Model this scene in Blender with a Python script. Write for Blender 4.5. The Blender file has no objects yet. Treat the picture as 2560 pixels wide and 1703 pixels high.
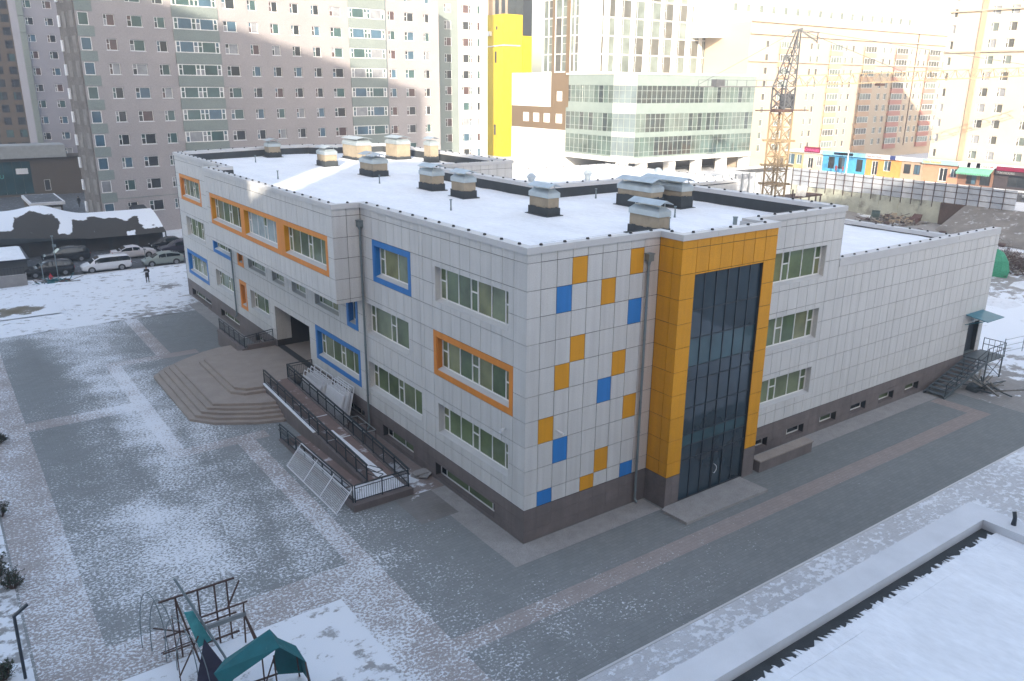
import bpy, bmesh, math, random
from mathutils import Vector, Matrix
R = math.radians
rnd = random.Random(11)
sc = bpy.context.scene
col = sc.collection

# ---------------------------------------------------------------- camera, sky, sun, exposure
yaw, pitch, roll = R(54.195), R(-17.585), R(0.509)
fw = Vector((math.cos(pitch)*math.cos(yaw), math.cos(pitch)*math.sin(yaw), math.sin(pitch)))
rt = Vector((math.sin(yaw), -math.cos(yaw), 0)); up = rt.cross(fw)
r2 = math.cos(roll)*rt + math.sin(roll)*up; u2 = -math.sin(roll)*rt + math.cos(roll)*up
cam = bpy.data.cameras.new('camera'); camo = bpy.data.objects.new('camera', cam); col.objects.link(camo)
M = Matrix((r2, u2, -fw)).transposed().to_4x4(); M.translation = Vector((-19.8695, -26.4932, 20.4097))
camo.matrix_world = M
cam.sensor_fit = 'HORIZONTAL'; cam.sensor_width = 36; cam.lens = 36*2028.447/2560
cam.clip_start = .1; cam.clip_end = 3000
sc.camera = camo

SUN_EL, SUN_AZ = R(20), math.atan2(-.605, -.796)
w = bpy.data.worlds.new('World'); sc.world = w; w.use_nodes = True
nt = w.node_tree; bg = nt.nodes['Background']
sky = nt.nodes.new('ShaderNodeTexSky'); sky.sky_type = 'NISHITA'; sky.sun_disc = False
sky.sun_elevation = SUN_EL; sky.sun_rotation = SUN_AZ % (2*math.pi)
sky.air_density = 1.0; sky.dust_density = 2.5; sky.ozone_density = 1.0
nt.links.new(sky.outputs[0], bg.inputs[0]); bg.inputs[1].default_value = .15
sun = bpy.data.lights.new('sun', 'SUN'); sun.energy = 4.2; sun.angle = R(.53); sun.color = (1, .93, .82)
suno = bpy.data.objects.new('sun', sun); col.objects.link(suno)
Ldir = Vector((.605*math.cos(SUN_EL), .796*math.cos(SUN_EL), -math.sin(SUN_EL)))
suno.rotation_euler = Ldir.to_track_quat('-Z', 'Y').to_euler(); suno.location = (-60, -80, 90)
sc.view_settings.view_transform = 'Standard'; sc.view_settings.look = 'None'
sc.view_settings.exposure = 1.85
sc.view_settings.use_white_balance = True; sc.view_settings.white_balance_temperature = 7100; sc.view_settings.white_balance_tint = 10; sc.view_settings.gamma = 1; sc.view_settings.use_curve_mapping = False
sc.render.engine = 'CYCLES'
sc.cycles.use_denoising = True; sc.cycles.max_bounces = 6; sc.cycles.diffuse_bounces = 3; sc.cycles.glossy_bounces = 3
sc.cycles.transmission_bounces = 3; sc.cycles.caustics_reflective = False; sc.cycles.caustics_refractive = False
sc.cycles.sample_clamp_indirect = 6

# ---------------------------------------------------------------- materials
MATS = {}
def mat(name, c, rough=.75, metal=0., var=.10, scale=2., fine=.06, fscale=40., bump=0., bscale=25., spec=.4, c2=None, c2t=.6, c2s=.8, stretch=(1, 1, 1), streak=0.):
    if name in MATS: return MATS[name]
    m = bpy.data.materials.new(name); m.use_nodes = True; MATS[name] = m
    n = m.node_tree.nodes; l = m.node_tree.links; b = n['Principled BSDF']
    b.inputs['Roughness'].default_value = rough; b.inputs['Metallic'].default_value = metal
    b.inputs['Specular IOR Level'].default_value = spec
    g = n.new('ShaderNodeNewGeometry'); mp = n.new('ShaderNodeMapping'); mp.inputs['Scale'].default_value = stretch
    l.new(g.outputs['Position'], mp.inputs['Vector'])
    def noise(s, d=4, r=.6):
        t = n.new('ShaderNodeTexNoise'); t.inputs['Scale'].default_value = s; t.inputs['Detail'].default_value = d
        t.inputs['Roughness'].default_value = r; l.new(mp.outputs[0], t.inputs['Vector']); return t
    def mul(src, fac_src, amt):
        mr = n.new('ShaderNodeMapRange'); mr.inputs[1].default_value = .3; mr.inputs[2].default_value = .7
        mr.inputs[3].default_value = 1-amt; mr.inputs[4].default_value = 1+amt; l.new(fac_src, mr.inputs[0])
        mx = n.new('ShaderNodeVectorMath'); mx.operation = 'SCALE'; l.new(src, mx.inputs[0]); l.new(mr.outputs[0], mx.inputs['Scale']); return mx.outputs[0]
    rgb = n.new('ShaderNodeRGB'); rgb.outputs[0].default_value = (*c, 1); cur = rgb.outputs[0]
    if c2:
        mx = n.new('ShaderNodeMix'); mx.data_type = 'RGBA'
        t = noise(c2s, 6, .65); mr = n.new('ShaderNodeMapRange'); mr.inputs[1].default_value = c2t-.06; mr.inputs[2].default_value = c2t+.06
        l.new(t.outputs[0], mr.inputs[0]); l.new(mr.outputs[0], mx.inputs[0]); l.new(cur, mx.inputs[6]); mx.inputs[7].default_value = (*c2, 1); cur = mx.outputs[2]
    cur = mul(cur, noise(scale).outputs[0], var)
    if fine: cur = mul(cur, noise(fscale, 2).outputs[0], fine)
    if streak:
        m2 = n.new('ShaderNodeMapping'); m2.inputs['Scale'].default_value = (2.2, 2.2, .12); l.new(g.outputs['Position'], m2.inputs['Vector'])
        t = n.new('ShaderNodeTexNoise'); t.inputs['Scale'].default_value = 1.6; t.inputs['Detail'].default_value = 5; l.new(m2.outputs[0], t.inputs['Vector']); cur = mul(cur, t.outputs[0], streak)
        oi = n.new('ShaderNodeObjectInfo'); mr = n.new('ShaderNodeMapRange'); mr.inputs[3].default_value = 1-streak*.6; mr.inputs[4].default_value = 1+streak*.6; l.new(oi.outputs['Random'], mr.inputs[0])
        mx = n.new('ShaderNodeVectorMath'); mx.operation = 'SCALE'; l.new(cur, mx.inputs[0]); l.new(mr.outputs[0], mx.inputs['Scale']); cur = mx.outputs[0]
    l.new(cur, b.inputs['Base Color'])
    if bump:
        bp = n.new('ShaderNodeBump'); bp.inputs['Strength'].default_value = bump; bp.inputs['Distance'].default_value = .05
        l.new(noise(bscale, 5).outputs[0], bp.inputs['Height']); l.new(bp.outputs[0], b.inputs['Normal'])
    return m

def glass(name, c, rough=.06, var=.35, scale=.5, spec=.6):
    return mat(name, c, rough, 0, var, scale, 0, spec=spec)

def ground_mat(name, base, base2, snowcol=(.76, .80, .86), dust=.30, stretch=(.9, 1.1, 1), fs=8.0, bricks=None):
    m = bpy.data.materials.new(name); m.use_nodes = True
    n = m.node_tree.nodes; l = m.node_tree.links; b = n['Principled BSDF']; b.inputs['Roughness'].default_value = .8; b.inputs['Specular IOR Level'].default_value = .25
    g = n.new('ShaderNodeNewGeometry'); mp = n.new('ShaderNodeMapping'); mp.inputs['Scale'].default_value = stretch; mp.inputs['Rotation'].default_value = (0, 0, .12)
    l.new(g.outputs['Position'], mp.inputs['Vector'])
    def noise(s, d, r, v=mp.outputs[0]):
        t = n.new('ShaderNodeTexNoise'); t.inputs['Scale'].default_value = s; t.inputs['Detail'].default_value = d; t.inputs['Roughness'].default_value = r
        l.new(v, t.inputs['Vector']); return t.outputs[0]
    def math_(op, a, bb, cc=None):
        t = n.new('ShaderNodeMath'); t.operation = op
        for i, x in enumerate((a, bb) if cc is None else (a, bb, cc)):
            if isinstance(x, (int, float)): t.inputs[i].default_value = x
            else: l.new(x, t.inputs[i])
        return t.outputs[0]
    at = n.new('ShaderNodeAttribute'); at.attribute_name = 'snow'; s = at.outputs['Fac']
    fine = noise(fs, 9, .68); med = noise(.45, 4, .6)
    nn = math_('ADD', math_('MULTIPLY', math_('SUBTRACT', fine, .5), 4.2), math_('MULTIPLY', math_('SUBTRACT', med, .5), 1.3))   # about -1..1
    th = math_('SUBTRACT', math_('MULTIPLY', s, 2.0), 1.0)
    mask = n.new('ShaderNodeClamp'); l.new(math_('MULTIPLY', math_('SUBTRACT', th, nn), 3.4), mask.inputs[0])
    c1 = n.new('ShaderNodeMix'); c1.data_type = 'RGBA'; l.new(noise(.8, 6, .7), c1.inputs[0]); c1.inputs[6].default_value = (*base, 1); c1.inputs[7].default_value = (*base2, 1)
    cur = c1.outputs[2]
    br = n.new('ShaderNodeTexBrick'); br.inputs['Scale'].default_value = 1; br.inputs['Brick Width'].default_value = .4; br.inputs['Row Height'].default_value = .2
    br.inputs['Mortar Size'].default_value = .012; br.inputs['Color1'].default_value = (.93, .93, .93, 1); br.inputs['Color2'].default_value = (1.12, 1.12, 1.12, 1); br.inputs['Mortar'].default_value = (.72, .72, .72, 1)
    l.new(g.outputs['Position'], br.inputs['Vector'])
    mb = n.new('ShaderNodeMix'); mb.data_type = 'RGBA'; mb.blend_type = 'MULTIPLY'; mb.inputs[0].default_value = .8; l.new(cur, mb.inputs[6]); l.new(br.outputs[0], mb.inputs[7]); cur = mb.outputs[2]
    dm = n.new('ShaderNodeMix'); dm.data_type = 'RGBA'; l.new(math_('MULTIPLY', math_('MULTIPLY', s, dust), math_('ADD', noise(1.1, 5, .6), .4)), dm.inputs[0]); l.new(cur, dm.inputs[6]); dm.inputs[7].default_value = (*snowcol, 1)
    fm = n.new('ShaderNodeMix'); fm.data_type = 'RGBA'; l.new(mask.outputs[0], fm.inputs[0]); l.new(dm.outputs[2], fm.inputs[6]); fm.inputs[7].default_value = (*snowcol, 1)
    l.new(fm.outputs[2], b.inputs['Base Color'])
    bp = n.new('ShaderNodeBump'); bp.inputs['Strength'].default_value = .5; bp.inputs['Distance'].default_value = .04
    l.new(mask.outputs[0], bp.inputs['Height']); l.new(bp.outputs[0], b.inputs['Normal'])
    return m

panel_w = mat('panel_grey', (.56, .56, .56), .6, var=.04, scale=.4, fine=.11, fscale=22, streak=.07)
panel_b = mat('panel_beige', (.585, .545, .525), .6, var=.04, scale=.5, fine=.10, fscale=22, streak=.07)
panel_o = mat('panel_orange', (.66, .285, .004), .55, var=.05, scale=.5, fine=.07, fscale=22, streak=.07)
panel_o2 = mat('frame_orange', (.70, .24, .03), .55, var=.05, scale=.5, fine=.05, streak=.07)
panel_bl = mat('panel_blue', (.01, .175, .50), .5, var=.05, scale=.5, fine=.06, fscale=22, streak=.07)
joint = mat('joint_dark', (.03, .031, .033), .9, var=.1)
coping_m = mat('coping_metal', (.54, .545, .56), .5, var=.05, scale=.7, fine=.03)
granite = mat('granite_base', (.155, .13, .128), .6, var=.14, scale=1.2, fine=.22, fscale=30, streak=.07)
bitumen = mat('bitumen', (.045, .052, .058), .85, var=.2, scale=1.5, fine=.15, bump=.3)
plaster = mat('shaft_plaster', (.33, .275, .205), .9, var=.14, scale=1.6, fine=.12, bump=.3, c2=(.24, .20, .15), c2t=.62)
zinc = mat('zinc_sheet', (.46, .52, .55), .42, .55, var=.12, scale=1.2, fine=.05)
pvc = mat('white_pvc', (.78, .78, .77), .4, var=.03)
gl_green = glass('glass_green', (.125, .17, .085), .12, .45, .45, .5)
gl_green2 = glass('glass_green_pale', (.17, .205, .12), .14, .4, .5, .5)
gl_cov = glass('glass_film', (.34, .42, .44), .25, .3, .8, .4)
gl_dark = glass('glass_dark', (.02, .03, .035), .04, .3, .6, .7)
gl_cw = glass('glass_curtain_wall', (.022, .042, .06), .03, .4, .35, .8)
gl_cw2 = glass('glass_spandrel', (.032, .08, .10), .08, .3, .5, .7)
alu = mat('dark_aluminium', (.035, .045, .06), .4, .3, var=.05)
steel = mat('galvanised_pipe', (.20, .245, .26), .45, .5, var=.12, scale=1.2)
railm = mat('railing_iron', (.022, .034, .042), .5, .2, var=.1)
whitep = mat('white_paint', (.70, .72, .76), .5, var=.05)
stair_m = mat('stair_granite', (.31, .265, .235), .7, var=.10, scale=.9, fine=.14, fscale=25)
ramp_m = mat('ramp_paver', (.20, .14, .125), .8, var=.15, scale=1.2, fine=.15, c2=(.55, .55, .58), c2t=.63, c2s=1.2)
snow = mat('snow', (.80, .83, .88), .7, var=.06, scale=.7, fine=.05, fscale=5, bump=.7, bscale=1.8, stretch=(1, .45, 1))
snow_dirty = mat('snow_dirty', (.70, .73, .78), .8, var=.08, scale=.6, fine=.06, bump=.6, bscale=2.5, c2=(.10, .095, .09), c2t=.66, c2s=2.2)
gravel = mat('gravel_apron', (.30, .29, .285), .9, var=.12, scale=1.5, fine=.2, fscale=25, bump=.3, bscale=30)
asphalt = mat('asphalt', (.075, .08, .088), .85, var=.15, scale=.8, fine=.1, c2=(.42, .45, .5), c2t=.64, c2s=1.6)
dirt = mat('dirt', (.20, .185, .17), .95, var=.2, scale=.5, fine=.2, bump=.8, bscale=1.5, c2=(.66, .68, .72), c2t=.63, c2s=.9)
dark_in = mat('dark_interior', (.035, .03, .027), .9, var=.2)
teal = mat('teal_sheet', (.0, .115, .135), .65, var=.15, scale=2.2, fine=.05, c2=(.05, .2, .22), c2t=.66, c2s=3)
teal2 = mat('teal_canopy', (.02, .16, .22), .35, var=.1)
rust = mat('rusty_steel', (.085, .05, .042), .8, .2, var=.3, scale=6)
blackm = mat('black_rubber', (.012, .012, .013), .6, var=.1)

# ---------------------------------------------------------------- mesh helpers
WL = {}
class MB:
    def __init__(s): s.v = []; s.f = []; s.m = []; s.p = None
    def add(s, vs, fs, m=0):
        k = len(s.v); s.v += [tuple(v) for v in vs]
        for f in fs: s.f.append([i+k for i in f]); s.m.append(m)
        return s
    def hexa(s, p, m=0):   # p: 8 points, bottom ring 0-3, top ring 4-7
        return s.add(p, [(0, 3, 2, 1), (4, 5, 6, 7), (0, 1, 5, 4), (1, 2, 6, 5), (2, 3, 7, 6), (3, 0, 4, 7)], m)
    def box(s, x0, y0, z0, x1, y1, z1, m=0):
        return s.hexa([(x0, y0, z0), (x1, y0, z0), (x1, y1, z0), (x0, y1, z0), (x0, y0, z1), (x1, y0, z1), (x1, y1, z1), (x0, y1, z1)], m)
    def bar(s, a, b, w, h=None, m=0, upv=(0, 0, 1)):
        a, b = Vector(a), Vector(b); h = h or w; d = (b-a)
        if d.length < 1e-6: return s
        d.normalize(); upv = Vector(upv)
        if abs(d.dot(upv)) > .99: upv = Vector((1, 0, 0))
        x = d.cross(upv).normalized()*(w/2); y = x.cross(d).normalized()*(h/2)
        return s.hexa([a-x-y, a+x-y, a+x+y, a-x+y, b-x-y, b+x-y, b+x+y, b-x+y], m)
    def tube(s, a, b, r, n=8, m=0, r1=None):
        a, b = Vector(a), Vector(b); d = (b-a).normalized(); q = Vector((0, 0, 1)) if abs(d.z) < .9 else Vector((1, 0, 0))
        x = d.cross(q).normalized(); y = x.cross(d); r1 = r if r1 is None else r1
        vs = [a+(x*math.cos(2*math.pi*i/n)+y*math.sin(2*math.pi*i/n))*r for i in range(n)] + [b+(x*math.cos(2*math.pi*i/n)+y*math.sin(2*math.pi*i/n))*r1 for i in range(n)]
        return s.add(vs, [(i, (i+1) % n, n+(i+1) % n, n+i) for i in range(n)]+[tuple(range(n-1, -1, -1)), tuple(range(n, 2*n))], m)
    def path(s, pts, r, n=6, m=0):
        for a, b in zip(pts, pts[1:]): s.tube(a, b, r, n, m)
        return s
    def prism(s, poly, z0, z1, m=0):
        n = len(poly)
        return s.add([(x, y, z0) for x, y in poly]+[(x, y, z1) for x, y in poly], [(i, (i+1) % n, n+(i+1) % n, n+i) for i in range(n)]+[tuple(range(n-1, -1, -1)), tuple(range(n, 2*n))], m)
    def mesh(s, name, mats, org=(0, 0, 0), smooth=False):
        me = bpy.data.meshes.new(name); o = Vector(org)
        me.from_pydata([tuple(Vector(v)-o) for v in s.v], [], s.f)
        for mm in (mats if isinstance(mats, (list, tuple)) else [mats]): me.materials.append(mm)
        me.polygons.foreach_set('material_index', s.m)
        if smooth: me.polygons.foreach_set('use_smooth', [True]*len(me.polygons))
        bm = bmesh.new(); bm.from_mesh(me); bmesh.ops.recalc_face_normals(bm, faces=bm.faces); bm.to_mesh(me); bm.free()
        me.update(); return me
    def build(s, name, mats, parent=None, smooth=False, kind=None):
        org = WL[parent.name] if parent else (0, 0, 0)
        return link(name, s.mesh(name, mats, org, smooth), parent, kind=kind)

def link(name, me, parent=None, loc=None, rot=None, kind=None):
    o = bpy.data.objects.new(name, me); col.objects.link(o)
    if parent:
        o.parent = parent; WL[o.name] = WL[parent.name]
        if loc is not None: o.location = Vector(loc)-Vector(WL[parent.name])
    else:
        WL[o.name] = (0, 0, 0)
        if loc is not None: o.location = loc
    if rot is not None: o.rotation_euler = rot
    if kind: o['kind'] = kind
    return o
def tag(o, label, cat, group=None, kind=None):
    o['label'] = label; o['category'] = cat
    if group: o['group'] = group
    if kind: o['kind'] = kind
    return o
def thing(name, label, cat, loc=(0, 0, 0), rz=0, group=None, local=False):
    o = bpy.data.objects.new(name, None); col.objects.link(o); o.location = loc; o.rotation_euler = (0, 0, rz)
    o.empty_display_size = .3
    WL[o.name] = (0, 0, 0) if local or rz else tuple(loc)
    return tag(o, label, cat, group)
def copy_tree(o, loc, rz=None, label=None):
    c = o.copy(); col.objects.link(c); c.location = loc
    if rz is not None: c.rotation_euler = (0, 0, rz)
    if label: c['label'] = label
    for ch in o.children:
        d = ch.copy(); col.objects.link(d); d.parent = c
        for g in ch.children:
            e = g.copy(); col.objects.link(e); e.parent = d
    return c
def struct(name, mb, m, smooth=False):
    o = mb.build(name, m, None, smooth); o['kind'] = 'structure'; return o

class Fr:   # facade frame: origin, horizontal unit vector, outward normal
    def __init__(s, O, U, N): s.O = Vector(O); s.U = Vector(U).normalized(); s.N = Vector(N).normalized()
    def P(s, u, z, d=0): return s.O+s.U*u+Vector((0, 0, z))-s.N*d
    def box(s, mb, u0, u1, z0, z1, d0, d1, m=0):
        P = s.P
        return mb.hexa([P(u0, z0, d0), P(u1, z0, d0), P(u1, z0, d1), P(u0, z0, d1), P(u0, z1, d0), P(u1, z1, d0), P(u1, z1, d1), P(u0, z1, d1)], m)
    def rotz(s): return math.atan2(-s.N.y, -s.N.x)-math.pi/2    # local Y = inward
def subtract(rects, hole):
    out = []
    a0, a1, b0, b1 = hole
    for (u0, u1, z0, z1) in rects:
        if a1 <= u0+1e-6 or a0 >= u1-1e-6 or b1 <= z0+1e-6 or b0 >= z1-1e-6: out.append((u0, u1, z0, z1)); continue
        if a0 > u0+1e-3: out.append((u0, a0, z0, z1))
        if a1 < u1-1e-3: out.append((a1, u1, z0, z1))
        m0, m1 = max(u0, a0), min(u1, a1)
        if b0 > z0+1e-3: out.append((m0, m1, z0, b0))
        if b1 < z1-1e-3: out.append((m0, m1, b1, z1))
    return out
def wall_holes(mb, fr, u0, u1, z0, z1, holes, d0=0., thick=.3, m=0, reveal=True, mr=None):
    us = sorted({u0, u1, *[min(max(h[k], u0), u1) for h in holes for k in (0, 1)]})
    for a, b in zip(us, us[1:]):
        if b-a < 1e-4: continue
        hs = sorted([(h[2], h[3]) for h in holes if h[0] < b-1e-4 and h[1] > a+1e-4])
        z = z0
        for h0, h1 in hs+[(z1, z1)]:
            if h0 > z+1e-4: mb.add([fr.P(a, z, d0), fr.P(b, z, d0), fr.P(b, h0, d0), fr.P(a, h0, d0)], [(0, 1, 2, 3)], m)
            z = max(z, h1)
    if reveal:
        mr = m if mr is None else mr
        for (a, b, c, d) in holes:
            q = [(a, c), (b, c), (b, d), (a, d)]
            for (p0, p1) in zip(q, q[1:]+q[:1]):
                mb.add([fr.P(*p0, d0), fr.P(*p1, d0), fr.P(*p1, d0+thick), fr.P(*p0, d0+thick)], [(0, 1, 2, 3)], mr)
    return mb

# windows: local x to the right as seen from outside, y inwards, z up, origin at lower left outer corner of the frame
WCACHE = {}
def window_meshes(wd, h, pat, fcol, prof=.075, split=.42, dep=.07):
    k = (round(wd, 2), round(h, 2), pat, fcol.name, prof)
    if k in WCACHE: return WCACHE[k]
    nn = pat.count('n'); nf = len(pat)-nn
    wn = min(.62, wd*.32) if nf else wd/nn
    if nf and nn*wn > wd*.5: wn = wd*.5/nn
    wf = (wd-nn*wn)/nf if nf else 0
    mb = MB(); panes = []
    mb.box(0, 0, 0, wd, dep, prof); mb.box(0, 0, h-prof, wd, dep, h)
    x = 0; hp = prof*.75
    for i, ch in enumerate(pat):
        ww = wn if ch == 'n' else wf
        mb.box(x-(0 if i == 0 else hp/2), .002, prof, x+(prof if i == 0 else hp/2), dep-.002, h-prof)
        a, b = x+(prof if i == 0 else hp/2), x+ww-(prof if i == len(pat)-1 else hp/2)
        if ch == 'n' and h > .9:
            zs = prof+(h-2*prof)*(1-split)
            e = hp*.55
            mb.box(a, -.012, prof, a+e, dep-.004, h-prof); mb.box(b-e, -.012, prof, b, dep-.004, h-prof)
            mb.box(a+e, -.012, zs-hp*.6, b-e, dep-.004, zs+hp*.6)
            panes += [(a+e, b-e, prof, zs-hp*.6), (a+e, b-e, zs+hp*.6, h-prof)]
        else: panes.append((a, b, prof, h-prof))
        x += ww
    mb.box(wd-prof, .001, prof, wd, dep-.001, h-prof)
    pm = []
    for (a, b, c, d) in panes:
        q = MB().box(a, dep*.45, c, b, dep*.45+.02, d); pm.append(q)
    r = (mb.mesh('window', fcol), pm); WCACHE[k] = r; return r
PCACHE = {}
def put_window(root, fr, u, z, wd, h, pat, gmats, dep=.3, fcol=None, panes=True, name='window', prof=.075, flip=False):
    """u,z: lower corner (min u); placed at depth dep behind the facade plane"""
    fcol = fcol or pvc
    me, pm = window_meshes(wd, h, pat[::-1] if flip else pat, fcol, prof)
    rz = fr.rotz(); lx = Vector((math.cos(rz), math.sin(rz), 0))
    u_left = u if lx.dot(fr.U) > 0 else u+wd
    o = link(name, me, root, fr.P(u_left, z, dep), (0, 0, rz))
    for i, q in enumerate(pm):
        g = gmats if not isinstance(gmats, (list, tuple)) else rnd.choice(gmats)
        kk = (me.name, i, g.name)
        if kk not in PCACHE: PCACHE[kk] = q.mesh('pane', g)
        p = bpy.data.objects.new('pane', PCACHE[kk]); col.objects.link(p); p.parent = o
    return o

# ================================================================ SCHOOL
school = thing('school_building', 'three storey school with pale grey panels, orange entrance tower and snowy flat roof', 'school')
JZ = [1.70, 2.45, 3.65, 4.85, 6.05, 7.25, 8.45, 9.65, 10.85, 12.05, 13.25, 13.66]
FL = Fr((0, 0, 0), (0, 1, 0), (-1, 0, 0)); FO = Fr((-1.72, 0, 0), (0, 1, 0), (-1, 0, 0))
FRr = Fr((0, 0, 0), (1, 0, 0), (0, -1, 0)); FT = Fr((0, -1.43, 0), (1, 0, 0), (0, -1, 0))
FTs = Fr((7.75, 0, 0), (0, 1, 0), (-1, 0, 0)); FOs = Fr((0, 15.87, 0), (1, 0, 0), (0, -1, 0))
O_, B_ = 'o', 'b'
wl = [(48.4, 55.15, 9.65, 12.05, 'o', 'nffnff'), (10.13, 14.55, 9.65, 12.05, 'b', 'nff'), (1.3, 7.68, 9.97, 11.83, '', 'nffnffn'),
      (48.4, 54.3, 6.25, 8.2, '', 'nfnfnf'), (40.95, 46.15, 6.05, 8.45, 'b', 'nfnf'), (37.95, 39.55, 6.05, 8.45, 'o', 'f'),
      (32.9, 36.85, 6.3, 8.2, '', 'nff'), (29.0, 31.5, 6.3, 8.2, '', 'nf'), (25.0, 27.6, 6.3, 8.2, '', 'nf'), (19.65, 23.5, 6.3, 8.2, '', 'nff'),
      (16.9, 18.5, 6.05, 8.45, 'b', 'f'), (10.5, 15.7, 6.25, 8.2, '', 'nfnf'), (.95, 7.92, 6.05, 8.45, 'o', 'nffnffn'),
      (48.55, 55.3, 2.45, 4.85, 'b', 'nffnff'), (40.95, 46.15, 2.95, 4.57, '', 'nfnf'), (37.85, 39.6, 2.45, 4.85, 'o', 'f'),
      (32.75, 36.95, 2.95, 4.57, '', 'nff'), (16.8, 23.75, 2.45, 4.85, 'b', 'nffnff'), (9.24, 15.7, 2.8, 4.6, '', 'nffnff'), (1.25, 7.6, 2.85, 4.58, '', 'nffnffn')]
wo = [(32.1, 39.15, 9.97, 11.78, 'O', 'nffnff'), (24.85, 31.3, 9.97, 11.78, 'O', 'nffnff'), (17.0, 23.55, 9.97, 11.78, 'O', 'nffnff')]
wr = [(15.3, 21.25, 9.97, 11.87, '', 'ffnffn'), (15.3, 21.25, 6.27, 8.2, '', 'ffnffn'), (15.3, 21.25, 2.85, 4.58, '', 'ffnffn')]
bl = [(48.7, 55, .25, .95), (40.6, 45.8, .25, .95), (33.4, 36.6, .3, .95), (16.6, 19.6, .2, .95), (10.4, 14.15, .2, .98), (2.4, 8.0, .2, .98)]
br_ = [(15.9, 17.7, .3, .9), (19.45, 21.15, .3, .9), (22.75, 24.5, .3, .9), (26.05, 27.8, .3, .9), (29.3, 31.1, .3, .9), (32.5, 34.25, .3, .9)]
ENT = (24.85, 31.5, 1.2, 4.4); DOOR = (40.1, 41.7, 1.7, 4.1); CW = (8.73, 13.72, .08, 11.97)

def inner(o):
    return (o[0]+.3, o[1]-.3, o[2]+.31, o[3]-.31) if o[4] in ('o', 'b') and o[4] else o[:4]
hl = [inner(o) for o in wl]+bl+[ENT]; ho = [o[:4] for o in wo]; hr = [o[:4] for o in wr]+br_+[DOOR]
core = MB()
C0 = .04
wall_holes(core, FL, 0, 15.9, -.3, 13.66, [h for h in hl if h[1] < 15.9], C0, .5); wall_holes(core, FL, 40.42, 56.3, -.3, 13.66, [h for h in hl if h[0] > 40.42], C0, .5)
wall_holes(core, FL, 15.9, 40.42, -.3, 8.25, [h for h in hl if 15.9 < h[0] < 40.42], C0, .5)
wall_holes(core, FRr, 0, 7.8, -.3, 13.66, [], C0)
wall_holes(core, FRr, 14.6, 22.65, -.3, 13.66, [h for h in hr if h[1] < 22.7], C0, .5)
wall_holes(core, FRr, 22.65, 42.3, -.3, 10.5, [h for h in hr if h[1] > 22.7], C0, .5)
wall_holes(core, FT, 7.75, 14.65, -.3, 13.66, [CW], C0, .35)
wall_holes(core, FTs, -1.43, 0, -.3, 13.66, [], C0)
core.box(14.55, -1.40, -.3, 14.61, .04, 13.6)
wall_holes(core, FO, 15.9, 40.45, 8.2, 13.66, ho, C0, .4)
core.box(-1.68, 15.91, 8.22, -.0, 15.95, 13.66); core.box(-1.68, 40.41, 8.22, .04, 40.45, 13.66)
core.box(-1.67, 15.95, 8.22, .03, 40.4, 8.30)
# plain rear and courtyard walls, wing end, hall
core.box(22.60, .05, -.3, 22.64, 17.35, 13.6); core.box(14.3, 17.31, -.3, 22.6, 17.35, 13.6); core.box(14.26, 17.35, -.3, 14.3, 33, 13.6)
core.box(14.3, 33.03, -.3, 22.9, 33.07, 13.6); core.box(22.9, 33.03, -.3, 22.94, 57.6, 13.6)
core.box(42.22, .05, -.3, 42.26, .6, 10.5); core.box(22.65, .55, 5, 42.2, .6, 10.5)
core.box(36.25, .6, -.3, 36.29, 17, 10.5); core.box(22.65, 16.95, -.3, 36.25, 17, 10.5)
core.box(36.3, .6, -.3, 42.2, 8, 5.2)
for a, b in zip([(0, 56.3), (11.9, 59.6), (14.9, 59.6), (15.5, 58.2)], [(11.9, 59.6), (14.9, 59.6), (15.5, 58.2), (22.9, 57.6)]):
    core.bar((a[0], a[1], 6.7), (b[0], b[1], 6.7), .1, 13.8)
core.build('wall', joint, school)

# cladding panels -------------------------------------------------
pieces = []     # (distance, MB, material)
camp = camo.matrix_world.translation
def panels(fr, ues, zes, holes, pick, g=.015, t=.03, kindname='panel'):
    for i, (a, b) in enumerate(zip(ues, ues[1:])):
        for j, (c, d) in enumerate(zip(zes, zes[1:])):
            rs = [(a+g, b-g, c+g, d-g)]
            for h in holes: rs = subtract(rs, h)
            rs = [r for r in rs if r[1]-r[0] > .03 and r[3]-r[2] > .03]
            if not rs: continue
            mb = MB(); off = rnd.uniform(-.002, .002)
            for r in rs: fr.box(mb, *r, off, t+off)
            ctr = fr.P((a+b)/2, (c+d)/2); vd = (camp-ctr)
            vis = vd.normalized().dot(fr.N)
            pieces.append((vd.length/max(vis, .05)**.5, mb, pick(i, j, (a+b)/2, (c+d)/2), kindname))
def cols(a, b, step=.87, first=None):
    e = [a]+([first] if first else [])
    while e[-1]+step < b-.25: e.append(e[-1]+step)
    return e+[b]
LC = [.95, 1.82, 2.69, 3.56, 4.43, 5.30, 6.17, 7.04, 7.92, 8.85, 9.23, 10.13, 11.0, 11.87, 12.75, 13.62, 14.52, 15.37, 16.0]+cols(16.0, 56.3, .875)[1:]
hp_l = [o[:4] for o in wl]+[ENT]
ovh = (15.87, 40.45, 8.22, 13.7)
panels(FL, LC, JZ, hp_l+[ovh], lambda i, j, u, z: panel_w)
panels(FO, cols(15.87, 40.47, .875), [8.22, 8.45]+JZ[7:], [(16.7, 39.45, 9.65, 12.05)], lambda i, j, u, z: panel_w)
panels(FOs, [-1.72, -.86, -.03], [8.22, 8.45]+JZ[7:], [], lambda i, j, u, z: panel_w)
RC = [.73, 1.60, 2.46, 3.32, 4.19, 5.05, 5.91, 6.76, 7.75]
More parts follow.
